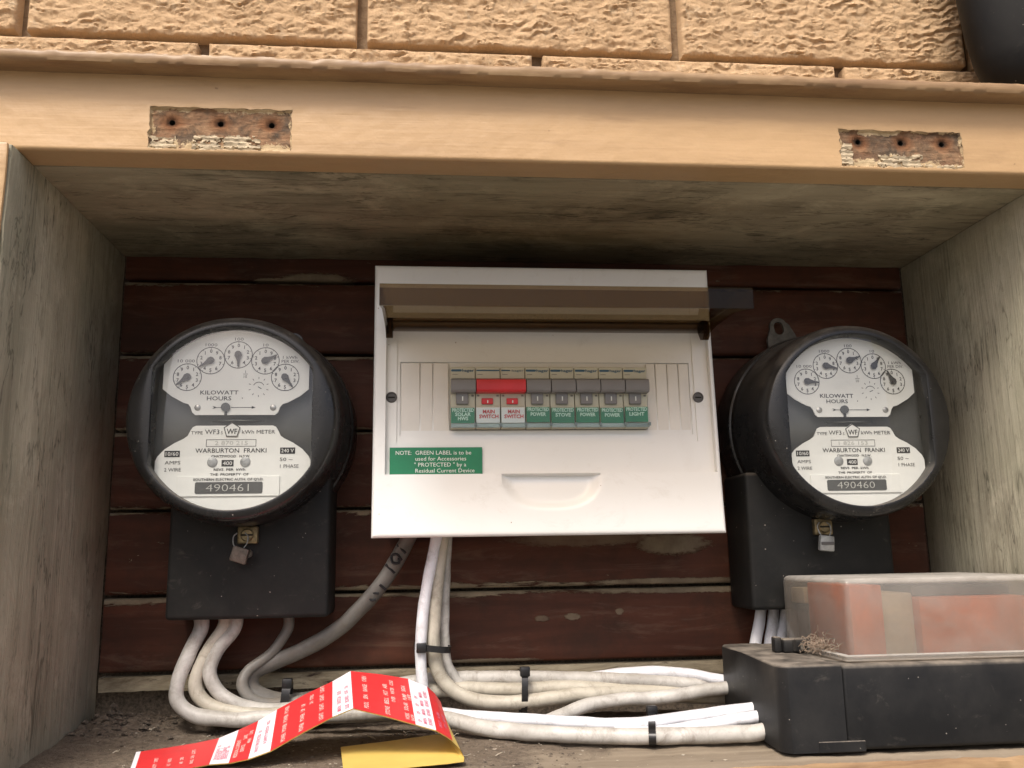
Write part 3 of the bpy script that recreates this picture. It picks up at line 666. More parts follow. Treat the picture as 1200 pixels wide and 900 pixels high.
def plevel(cx, cz):
    if WX0 < cx < WX1 and WZ0 < cz < WZ1: return 0.0088
    if IX0 < cx < IX1 and IZ0 < cz < IZ1: return 0.0074
    if RX0 < cx < RX1 and RZ0 < cz < RZ1: return 0.0060
    return 0.0
def tilt(z): return -0.0735 - 0.0095*(0.136-z)/0.162
def pdisp(x, z):
    y = tilt(min(z, 0.136)) if z < RZ0-1e-7 else -0.0735 - 0.0055*(0.136-z)/0.1174 if z < 0.136 else -0.0735
    if z < RZ0-1e-7: y = -0.0790 - 0.0035*(RZ0-z)/0.0448
    e = min(x-PX0, PX1-x, z-PZ0, PZ1-z); r_ = 0.0028
    if e < r_: y += r_ - math.sqrt(max(0.0, r_*r_-(r_-e)**2))
    # finger scoop
    if z < RZ0-1e-7:
        u = (x-0.0266)/0.0368; v = (RZ0-z)/0.0262
        q = 1-(abs(u)**2.6 + v**2.6)
        if q > 0: y += 0.0062*min(1.0, q*2.2)*(1-0.5*min(1, v))
    elif z < RZ0+1e-6 and abs(x-0.0266) < 0.0368: pass
    return y
b = MB().relief(xs, zs, plevel, pdisp, MT['white'], skip=lambda cx, cz: HX0 < cx < HX1 and HZ0 < cz < HZ1)
rim = [(x, pdisp(x, PZ0), PZ0) for x in xs] + [(PX1, pdisp(PX1, z), z) for z in zs[1:]] + [(x, pdisp(x, PZ1), PZ1) for x in xs[-2::-1]] + [(PX0, pdisp(PX0, z), z) for z in zs[-2:0:-1]]
n = len(rim); inn = [(x + (0.0025 if x < 0.02 else -0.0025)*0.6, -0.050, z + (0.001 if z < 0.05 else -0.001)) for x, y, z in rim]
b.add(rim+inn, [(i, (i+1) % n, n+(i+1) % n, n+i) for i in range(n)], MT['white'])
Ld(b).build('front_cover', db, 32)
for x, z in ((-0.0899, 0.0762), (0.1419, 0.0762)):
    y = 0.0060 + pdisp(x, z)
    s_ = MB().lathe([(0.0041, 0.0), (0.0041, -0.0007), (0.0034, -0.0010), (0.0031, -0.0002), (0.0001, -0.0002)], MT['slate'], (x, y, z), n=24)
    s_.box(x-0.0024, x+0.0024, y-0.0008, y, z-0.0004, z+0.0004, MT['dark'])
    Ld(s_).build('cover_screw', db)
# blanking strips
def strip(x0, x1):
    yw = 0.0088 + pdisp(0.0, 0.075)
    b = MB().box(x0+0.0003, x1-0.0003, yw-0.0011, yw+0.0012, WZ0+0.0008, WZ1-0.0008, MT['blank'], 0.0004, 1)
    return Ld(b).build('blank_strip', db)
for x0, x1 in ((-0.0834, -0.0690), (-0.0690, -0.0595), (-0.0595, -0.0476), (0.1023, 0.1098), (0.1098, 0.1190), (0.1190, 0.1278), (0.1278, 0.1361)): strip(x0, x1)
# circuit breakers
PW = 0.01855; YM = -0.0745
def lab_place(x, y, z, cap): return lambda a, c: (x+a, y, z+c-cap/2)
def breaker(x0, poles, words, main=False, card_dz=0.0):
    x1 = x0 + PW*poles; m = MT['mcb']
    b = MB()
    for p in range(poles):
        a, c = x0+PW*p+0.00025, x0+PW*(p+1)-0.00025
        b.box(a, c, YM, -0.045, 0.0896, 0.0985, m, 0.0004, 1)            # head with the maker's mark
        b.box(a, c, YM+0.0012, -0.045, 0.0690, 0.0898, m, 0.0003, 1)      # body behind the toggle
        b.box(a, c, YM+0.0006, -0.045, 0.0522, 0.0692, m, 0.0003, 1)      # foot
    br = Ld(b).build('circuit_breaker', db)
    br['label'] = {'main': 'double pole main switch with wide red toggle'}.get('main' if main else '', 'single pole breaker with grey toggle over a green card reading ' + ' '.join(words))
    tm = MT['red'] if main else MT['grey']
    t = MB()
    prof = [(YM+0.001, 0.0880), (YM-0.0050, 0.0886), (YM-0.0074, 0.0874), (YM-0.0080, 0.0845), (YM-0.0078, 0.0800), (YM-0.0064, 0.0786), (YM+0.001, 0.0784)]
    t.prism(prof, x0+0.0004, x1-0.0003, tm, axis='x')
    for p in range(poles):
        xc = x0+PW*(p+0.5)-0.0006
        if main: t.box(xc-0.0042, xc+0.0042, YM-0.0006, YM+0.002, 0.0704, 0.0748, tm, 0.0003, 1)
        else: t.box(xc-0.0045, xc+0.0045, YM-0.0014, YM+0.002, 0.0703, 0.0790, tm, 0.0004, 1)
    Ld(t).build('toggle', br, 30)
    if not main: Ld(MB().box(x0+PW/2-0.0052, x0+PW/2+0.0040, YM-0.00165, YM-0.0012, 0.0699, 0.0704, MT['dark'])).build('toggle_shadow_gap', br) if False else None
    l = MB(); cards = MB(); yc = YM-0.0020
    for p in range(poles):
        a, c = x0+PW*p+0.0003, x0+PW*(p+1)-0.0006
        xc = (a+c)/2
        cards.box(a, c-0.0004, yc, yc+0.0004, 0.0562+card_dz, 0.0676+card_dz, MT['wlabel'] if main else MT['green'])
        if main:
            l.tx('MAIN', xc+0.0004, 0.0645, 0.0026, yc-0.0003, MT['rink'], 0.0088, bold=0.03); l.tx('SWITCH', xc+0.0004, 0.0609, 0.0026, yc-0.0003, MT['rink'], 0.0142, bold=0.03)
        else:
            n = len(words); z_ = 0.0658+card_dz
            for q, wd in enumerate(words):
                l.tx(wd, xc, z_-q*(0.0036 if n == 2 else 0.0031), 0.0025, yc-0.0003, MT['gink'], min(0.0158, 0.00198*len(wd)+(0.0016 if len(wd) < 6 else 0)), bold=0.03)
        l.quad(xc-0.0006, xc+0.0002, 0.0722+(-.001 if main else .0005), 0.0742+(-.001 if main else .0018), YM-0.00085 if main else YM-0.0017, MT['wink'])
        # maker's mark: a dark bar and a small word
        if main:
            l.quad(a+0.0005, c-(0.0 if p == 0 else 0.0105), 0.0953, 0.0963, YM-0.0003, MT['bink'])
            if p == 1: l.tx('hager', c-0.0048, 0.0958, 0.0016, YM-0.0003, MT['bink'], 0.0088)
        else:
            l.prism([(a+0.0008, 0.0950), (a+0.0075, 0.0950), (a+0.0082, 0.0958), (a+0.0075, 0.0966), (a+0.0008, 0.0966), (a+0.0002, 0.0958)], YM-0.0002, YM+0.0001, MT['bink'])
            l.tx('hager', c-0.0048, 0.0958, 0.0020, YM-0.0003, MT['bink'], 0.0090, bold=0.02)
        l.quad(a+0.0012, a+0.0052, 0.0926, 0.0930, YM-0.0002, MT['gcable'])
        l.quad(c-0.0024, c-0.0006, 0.0763, 0.0776, YM+0.0010, MT['gcable'])
        if main: l.quad(a+0.0008, a+0.0026, 0.0763, 0.0776, YM+0.0010, MT['gcable'])
    Ld(cards).build('label_card', br, 0); Ld(l).build('lettering', br, None)
    h = MB()
    for p in range(poles):
        a, c = x0+PW*p+0.0002, x0+PW*(p+1)-0.0002
        h.box(a, c, yc-0.0014, yc-0.0008, 0.0526, 0.0672, MT['holder'], 0.0002, 1)
        h.box(a, c, yc-0.0008, yc+0.0004, 0.0526, 0.0556, MT['frost'], 0.0002, 1)
        h.box(c-0.0010, c+0.0008, yc-0.0022, yc-0.0015, 0.0535, 0.0562, MT['nub'], 0.0003, 1)
    Ld(h).build('label_holder', br)
x = HX0+0.0008
for poles, words, main, dz in ((1, ('PROTECTED', 'SOLAR', 'HWS'), False, -.0002), (2, (), True, 0), (1, ('PROTECTED', 'POWER'), False, .0003), (1, ('PROTECTED', 'STOVE'), False, -.0002),
                               (1, ('PROTECTED', 'POWER'), False, 0), (1, ('PROTECTED', 'POWER'), False, -.0004), (1, ('PROTECTED', 'LIGHT'), False, .0004)):
    breaker(x, poles, words, main, dz); x += PW*poles
# green note
yl = 0.0060 + pdisp(-0.05, 0.020) - 0.0012
nb = MB().box(-0.0908, -0.0236, yl-0.0003, yl+0.0006, 0.0189, 0.0385, MT['green'])
nl = Ld(nb).build('note_label', db, 0)
t = MB(); yt = yl-0.0007
t.tx('NOTE:', -0.0864, 0.0346, 0.0028, yt, MT['wink'], 0.0112, 'l'); 
for q, (s_, x_, w_) in enumerate((('GREEN LABEL is to be', -0.0722, 0.0405), ('used for Accessories', -0.0722, 0.0368), ('" PROTECTED " by a', -0.0730, 0.0376), ('Residual Current Device', -0.0722, 0.0428))):
    t.tx(s_, x_, 0.0346-q*0.00435, 0.0028, yt, MT['wink'], w_, 'l')
Ld(t).build('lettering', nl, None)
# smoked flap, hinged up
f = MB(); FX0, FX1 = -0.0942, 0.1500
top_ = [(-0.0745, 0.1345), (-0.1735, 0.1318), (-0.1752, 0.1305), (-0.1752, 0.1172), (-0.1732, 0.1172), (-0.1732, 0.1292), (-0.0745, 0.1322)]
f.prism(top_, FX0, FX1, MT['smoke'], axis='x')
fl = [(-0.0745, 0.1321), (-0.1731, 0.1291), (-0.1731, 0.1176), (-0.1600, 0.1200), (-0.1423, 0.1240), (-0.0992, 0.1252), (-0.0745, 0.1230)]
for a in (FX0, FX1-0.0020): f.prism(fl, a, a+0.0020, MT['smoke'], axis='x')
flp = Ld(f).build('tinted_flap', db, 25); flp['label'] = 'smoked brown transparent flap swung up to horizontal'
hb = MB().box(FX0+0.004, FX1-0.004, -0.0830, -0.0700, 0.1262, 0.1319, MT['smokedark'], 0.001, 2)
for a in (FX0+0.0002, FX1-0.0052):
    hb.prism([(-0.0690, 0.1340), (-0.0800, 0.1340), (-0.0840, 0.1290), (-0.0830, 0.1215), (-0.0790, 0.1192), (-0.0750, 0.1200), (-0.0690, 0.1270)], a, a+0.0050, MT['smokedark'], axis='x')
Ld(hb).build('hinge_bar', flp, 30)

# ------------------------------------------------------------------ electricity meters
def clip_poly(Rr, xmax, lower, kind):
    """outline of a dial plate: a circle segment with straight sides and a stepped tab"""
    pts = []
    if kind == 'upper':
        a0 = math.asin(0.0225/Rr); 
        tab = [(-0.0505, 0.0215), (-0.0445, 0.0165), (-0.0360, 0.0118), (-0.0325, 0.0108), (-0.0308, 0.0085), (-0.0295, 0.0048), (-0.0275, 0.0030)]
        pts = tab + [(-x, z) for x, z in tab[::-1]]
        n = 40; A = math.acos(0.0505/Rr)
        for i in range(n+1):
            t = A + (math.pi-2*A)*i/n; pts.append((Rr*math.cos(t), Rr*math.sin(t)))
    else:
        tab = [(-0.0529, -0.0292), (-0.0515, -0.0262), (-0.0470, -0.0212), (-0.0405, -0.0168), (-0.0345, -0.0138), (-0.0318, -0.0118), (-0.0300, -0.0080), (-0.0285, -0.0056), (-0.0262, -0.0046)]
        pts = tab + [(-x, z) for x, z in tab[::-1]]
        pts = pts[::-1]
        n = 40; A = math.acos(0.0530/Rr)
        arc = [(Rr*math.cos(t), Rr*math.sin(t)) for t in [math.pi+A + (math.pi-2*A)*i/n for i in range(n+1)]]
        pts = arc + pts
    return pts
NAMEROWS = [('WARBURTON  FRANKI', -0.0018, -0.0222, 0.0030, 0.0485), ('CHATSWOOD   N.S.W.', -0.0018, -0.0262, 0.0016, 0.0265), ('REVS  PER  kWh', -0.0023, -0.0355, 0.0016, 0.0215), ('THE  PROPERTY  OF', -0.0023, -0.0389, 0.0016, 0.0262), ("SOUTHERN ELECTRIC AUTH. OF Q'LD.", -0.0025, -0.0424, 0.0016, 0.0475)]
def meter(label, loc, number, angles, tx0, tx1, faint, rot=0.0):
    t = thing('electricity_meter', label, 'electricity meter', loc, 'round black electricity meters')
    t.rotation_euler = (0, rot, 0)
    K = MT['bakelite']
    # base and cover
    MB().lathe([(0.070, -0.0006), (0.0775, -0.0015), (0.0792, -0.006), (0.0796, -0.030), (0.0785, -0.0345), (0.0755, -0.0360), (0.0750, -0.0360)], K, n=96, cap0=True).build('base', t)
    n = 144; pr = []
    aper = lambda th, r_=0.0640, fx=0.0545: min(r_, fx/max(1e-6, abs(math.cos(th))))
    out = [(0.0768, -0.0330), (0.0772, -0.0400), (0.0760, -0.0440), (0.0742, -0.0465), (0.0736, -0.0820), (0.0730, -0.0890), (0.0716, -0.0940), (0.0700, -0.0968), (0.0688, -0.0976)]
    cv = MB(); vs = []
    for r_, y in out:
        for k in range(n): th = 2*math.pi*k/n; vs.append((r_*math.cos(th), y, r_*math.sin(th)))
    for dr, y in ((0.0016, -0.0985), (0.0004, -0.0982), (0.0, -0.0972), (0.0, -0.0835)):
        for k in range(n):
            th = 2*math.pi*k/n; r_ = aper(th)+dr; vs.append((r_*math.cos(th), y, r_*math.sin(th)))
    rows = len(out)+4
    cv.add(vs, [(i*n+k, i*n+(k+1) % n, (i+1)*n+(k+1) % n, (i+1)*n+k) for i in range(rows-1) for k in range(n)], K)
    cv.build('case', t, 40)
    gl = MB(); nr_ = 12; vs = [(0.0, -0.1010, 0.0)]
    for q in range(1, nr_+1):
        for k in range(n):
            th = 2*math.pi*k/n; r_ = aper(th)*q/nr_; vs.append((r_*math.cos(th), -0.0950-0.0060*(1-(r_/0.064)**2), r_*math.sin(th)))
    gl.add(vs, [(0, 1+k, 1+(k+1) % n) for k in range(n)] + [(1+q*n+k, 1+(q+1)*n+k, 1+(q+1)*n+(k+1) % n, 1+q*n+(k+1) % n) for q in range(nr_-1) for k in range(n)], MT['pane'])
    gl.build('window_glass', t, 80)
    MB().disc(0, 0, 0.0735, -0.0790, MT['dialgrey'], 64).build('frame_plate', t, 0)
    # rotor disc seen edge-on between the plates
    MB().lathe([(0.0005, -0.0004), (0.034, -0.0004), (0.0343, 0.0), (0.034, 0.0004), (0.0005, 0.0004)], MT['alu'], (0, -0.0500, -0.0004), axis='z', n=64).build('rotor_disc', t)
    yu = -0.0868
    up_ = MB().prism(clip_poly(0.0638, 0.05, 0, 'upper'), yu, yu+0.0012, MT['dial']).build('dial_plate', t, 30)
    lo_ = MB().prism(clip_poly(0.0642, 0.05, 0, 'lower'), yu, yu+0.0012, MT['dial']).build('name_plate', t, 30)
    I = MT['kink']; y = yu-0.00025
    L = MB()
    C5 = [(-0.0340, 0.0300, 1), (-0.0184, 0.0420, -1), (0.0006, 0.0463, 1), (0.0196, 0.0420, -1), (0.0338, 0.0300, 1)]
    for cx, cz, dr in C5:
        L.ring(cx, cz, 0.00938, 0.00990, y, I)
        for d in range(10):
            a = math.pi/2 - dr*2*math.pi*d/10
            L.tick(cx, cz, a, 0.0085, 0.0096, 0.0003, y, I)
            L.tx(str(d), cx+0.0069*math.cos(a), cz+0.0069*math.sin(a), 0.0024, y, I, bold=0.02)
    L.tx('10 000', -0.0352, 0.0417, 0.0021, y, I, 0.0118); L.tx('1000', -0.0184, 0.0535, 0.0021, y, I, 0.0082); L.tx('100', 0.0008, 0.0578, 0.0021, y, I, 0.0060)
    L.tx('10', 0.0196, 0.0536, 0.0021, y, I, 0.0036); L.tx('1 kWh', 0.0368, 0.0446, 0.0021, y, I, 0.0100); L.tx('PER DIV.', 0.0372, 0.0417, 0.0021, y, I, 0.0125)
    L.tx('1', 0.0060, 0.0340, 0.0020, y, I); L.quad(0.0043, 0.0078, 0.0322, 0.0325, y, I); L.tx('10', 0.0060, 0.0305, 0.0020, y, I)
    for d in range(10): L.tick(0.0155, 0.0230, math.pi/2+2*math.pi*d/10, 0.0058, 0.0072, 0.0004, y, I)
    L.ring(0.0155, 0.0226, 0.0037, 0.0041, y, I, 20, R(25), R(155))
    L.tick(0.0160, 0.0226, R(-32 if rot >= 0 else 22), -0.0012, 0.0018, 0.0005, y, I)
    L.tx('KILOWATT', -0.0115, 0.0190, 0.0028, y, I, 0.0262, bold=0.01); L.tx('HOURS', -0.0115, 0.0148, 0.0028, y, I, 0.0168, bold=0.01)
    L.disc(0.0045, 0.0150, 0.0004, y, I, 8)
    L.quad(-0.0150, -0.0090, 0.0081, 0.0085, y, I); L.quad(-0.0030, 0.0120, 0.0081, 0.0085, y, I)
    L.add([(0.0112, y, 0.0073), (0.0140, y, 0.0083), (0.0112, y, 0.0093)], [(0, 1, 2)], I)
    L.add([(-0.0150, y, 0.0074), (-0.0125, y, 0.0083), (-0.0150, y, 0.0092), (-0.0160, y, 0.0092), (-0.0140, y, 0.0083), (-0.0160, y, 0.0074)], [(0, 1, 4, 5), (1, 2, 3, 4)], I)
    L.build('lettering', up_, None)
    for (cx, cz, dr), ang in zip(C5, angles):
        a = R(ang); d = (math.cos(a), math.sin(a)); p = (-d[1], d[0]); P = MB()
        out_ = [(-0.0027, 0.0008), (-0.0015, 0.0022), (0.0006, 0.0026), (0.0026, 0.0016), (0.0050, 0.0009), (0.0090, 0.0005)]
        pl = [(cx+d[0]*u-p[0]*v, cz+d[1]*u-p[1]*v) for u, v in out_] + [(cx+d[0]*u+p[0]*v, cz+d[1]*u+p[1]*v) for u, v in out_[::-1]]
        P.prism(pl, y-0.0014, y-0.0010, MT['pointer']); P.disc(cx, cz, 0.0013, y-0.0009, MT['pointer'], 16, th=0.0012)
        P.build('pointer', up_, 30)
    for sx in (-0.0260, 0.0260):
        MB().lathe([(0.0022, 0.0), (0.0021, -0.0006), (0.0014, -0.0010), (0.0001, -0.0011)], MT['steel'], (sx, yu, 0.0082), n=20).build('plate_screw', up_)
    hb_ = MB().disc(-0.0066, 0.0084, 0.0031, yu-0.0001, MT['dialgrey'], 24, th=0.0016); hb_.box(-0.0074, -0.0055, yu-0.0006, yu+0.0002, 0.0028, 0.0056, MT['pointer']); hb_.build('arrow_boss', up_, 30)
    # name plate
    L = MB()
    L.tx('TYPE', -0.0256, -0.0097, 0.0022, y, I, 0.0080); L.tx('WF3', -0.0152, -0.0090, 0.0032, y, I, 0.0098); L.tx('S', -0.0086, -0.0097, 0.0020, y, I)
    pent = [(-0.0016, -0.0026), (0.0038, -0.0062), (0.0020, -0.0122), (-0.0052, -0.0122), (-0.0070, -0.0062)]
    for k in range(5):
        (a, b_), (c, d_) = pent[k], pent[(k+1) % 5]; l_ = math.hypot(c-a, d_-b_)
        L.tick(a, b_, math.atan2(d_-b_, c-a), -0.0002, l_+0.0002, 0.0006, y-0.0006, I)
    L.tx('WF', -0.0016, -0.0088, 0.0036, y-0.0006, I, 0.0072, bold=0.015)
    L.tx('kWh METER', 0.0166, -0.0091, 0.0026, y, I, 0.0228)
    for x0, x1, z0, z1 in ((-0.0190, 0.0152, -0.0144, -0.0147), (-0.0190, 0.0152, -0.0191, -0.0194), (-0.0190, -0.0187, -0.0194, -0.0144), (0.0149, 0.0152, -0.0194, -0.0144)): L.quad(x0, x1, min(z0, z1), max(z0, z1), y, I)
    L.tx(faint, -0.0018, -0.0169, 0.0027, y, MT['faint'], 0.0225)
    for s_, x_, z_, c_, w_ in NAMEROWS: L.tx(s_, x_, z_, c_, y-(0.0011 if z_ < -0.0395 else 0), I, w_, bold=0.02 if c_ < .002 else 0.005)
    L.quad(-0.0468, -0.0364, -0.0266, -0.0222, y, I); L.tx('10/60', -0.0416, -0.0244, 0.0026, y-0.0002, MT['dial'], 0.0086)
    L.quad(0.0318, 0.0422, -0.0247, -0.0203, y, I); L.tx('240 V', 0.0370, -0.0225, 0.0026, y-0.0002, MT['dial'], 0.0086)
    L.tx('AMPS', -0.0410, -0.0305, 0.0024, y, I, 0.0105); L.tx('2 WIRE', -0.0408, -0.0354, 0.0024, y, I, 0.0112)
    L.tx('50 ~', 0.0362, -0.0286, 0.0024, y, I, 0.0088); L.tx('1 PHASE', 0.0385, -0.0334, 0.0024, y, I, 0.0128)
    L.quad(-0.0079, 0.0003, -0.0333, -0.0288, y, I); L.tx('400', -0.0038, -0.0311, 0.0026, y-0.0002, MT['dial'], 0.0062)
    L.build('lettering', lo_, None)
    MB().prism([(-0.0018+0.0054*math.copysign(abs(math.cos(q))**1, math.cos(q))*0+0.0054*0+px, pz) for q, px, pz in [(0, *p_) for p_ in [(-0.0000, -0.0022), (0.0058, -0.0060), (0.0039, -0.0127), (-0.0035, -0.0127), (-0.0054, -0.0060)][::-1]]], yu-0.0006, yu+0.0002, MT['dial']).build('maker_badge', lo_, 0)
    for sx in (-0.0142, 0.0082):
        MB().lathe([(0.0036, 0.0), (0.0035, -0.0005), (0.0026, -0.0009), (0.0001, -0.0009)], MT['zinc'], (sx, yu, -0.0303), n=20).build('plate_screw', lo_)
    np_ = MB().box(-0.0372, 0.0322, yu-0.0009, yu+0.0002, -0.0540, -0.0402, MT['dial'], 0.0001, 1)
    np_.prism([(-0.0250+u, -0.0522+v) for u, v in [(0.0008, 0), (0.0450, 0), (0.0458, 0.0008), (0.0458, 0.0072), (0.0450, 0.0080), (0.0008, 0.0080), (0, 0.0072), (0, 0.0008)]], yu-0.00125, yu-0.0008, MT['dialgrey'])
    num = np_.build('number_plate', lo_, 0)
    MB().tx(number, -0.0030, -0.0482, 0.0050, yu-0.0015, MT['faint'], 0.0290, bold=-0.014).build('lettering', num, None)
    # terminal cover under the meter
    tc = MB().box(tx0, tx1, -0.0520, -0.0010, -0.1390, -0.0350, MT['termblack'], 0.0032, 3); tc.build('terminal_cover', t)
    return t
MT['faint'] = plain('faint_print', (0.50, 0.50, 0.46), 0.6, var=0.05)
ML = meter('left of the two round black meters, pale dial reading serial 490461', (-0.1985, 0, 0.0578), '490461', (219, 212, 273, 27, -52), -0.0506, 0.0640, '2 870 215', 0.0)
MR = meter('right of the two round black meters, pale dial reading serial 490460', (0.2555, 0, 0.0555), '490460', (-6, -13, 20, 54, 117), -0.0745, 0.0405, '1 826 153', -0.001)
# hanging lug (on the right meter it shows above the case)
def lug(t, x, z, ang, m):
    b = MB(); n = 20; a = R(ang)
    def T(u, v): return (x+u*math.cos(a)+v*math.sin(a), z-u*math.sin(a)+v*math.cos(a))
    outp = []; inp = []
    for k in range(n):
        th = 2*math.pi*k/n
        ux, uz = math.cos(th), math.sin(th)
        o_ = (0.0075*ux, 0.0075*uz) if uz > 0 else ((0.0075+0.010*(-uz)**1.0)*ux*1.25, 0.030*uz)
        outp.append(T(*o_)); inp.append(T(0.0042*ux, 0.0042*uz - (0.003 if uz < 0 else 0)))
    vs = []
    for y in (-0.0105, -0.0075):
        vs += [(p[0], y, p[1]) for p in outp] + [(p[0], y, p[1]) for p in inp]
    fs = []
    for k in range(n):
        j = (k+1) % n
        fs += [(k, j, n+j, n+k), (2*n+k, 3*n+k, 3*n+j, 2*n+j), (k, 2*n+k, 2*n+j, j), (n+k, n+j, 3*n+j, 3*n+k)]
    b.add(vs, fs, m).build('hanging_lug', t, 30)
lug(MR, 0.2345-0.2555, 0.1480-0.0555, -12, MT['lug']); lug(ML, 0.0280, 0.0740, 22, MT['bakelite'])
# brackets with screws below the cases
def bracket(t, x, z, m):
    b = MB().box(x-0.0072, x+0.0072, -0.0575, -0.0515, z-0.0062, z+0.0062, m, 0.0012, 2)
    o = b.build('seal_bracket', t)
    s_ = MB().lathe([(0.0046, -0.0575), (0.0046, -0.0590), (0.0038, -0.0600), (0.0001, -0.0600)], MT['brass'], (x, 0, z), n=24); s_.box(x-0.0042, x+0.0042, -0.0604, -0.0598, z-0.0006, z+0.0006, MT['dark'])
    s_.build('screw', o)
bracket(ML, -0.1925+0.1985, -0.0222-0.0578, MT['brass']); bracket(MR, 0.2390-0.2555, -0.0222-0.0555, MT['brass'])
# the two seals hanging from the brackets
def seal(label, x, z, m, ang, wd, hh):
    t = thing('wire_seal', label, 'seal', (x, -0.0630, z), 'seals hanging under the meters')
    b = MB().box(-wd/2, wd/2, -0.0024, 0.0024, -hh/2, hh/2, m, 0.0012, 2)
    for i, v in enumerate(b.v):
        k = 0.0008*mn.noise(Vector(v)*500); b.v[i] = (v[0]+k, v[1]+k*0.5, v[2]-k)
    bo = b.build('seal_body', t); bo.rotation_euler = (0, R(ang), 0)
    wv = MB()
    for sx in (-1, 1):
        wv.tube([(sx*wd*0.25, 0.0, hh*0.45), (sx*wd*0.42, 0.0008, hh*0.75), (sx*0.0050, 0.002, hh*0.5+0.0075), (sx*0.0028, 0.0030, hh*0.5+0.0100)], 0.00045, MT['zinc'], 6, 4)
    wv.build('wire_loop', t)
    return t
s1 = seal('crumpled brown lead seal dangling below the left meter', -0.1965, -0.0362, MT['lead'], 16, 0.0115, 0.0110)
MB().lathe([(0.0030, -0.002), (0.0030, 0.0005), (0.0022, 0.0015), (0.0002, 0.0018)], MT['lead'], (0.0062, 0, 0.0008), n=16).build('seal_stud', s1)
s2 = seal('pale grey metal seal on a wire loop below the right meter', 0.2375, -0.0348, MT['zinc'], 5, 0.0112, 0.0118)
MB().box(-0.0050, 0.0050, -0.0030, -0.0022, -0.0012, 0.0012, MT['slate'], 0.0003, 1).build('seal_band', s2)

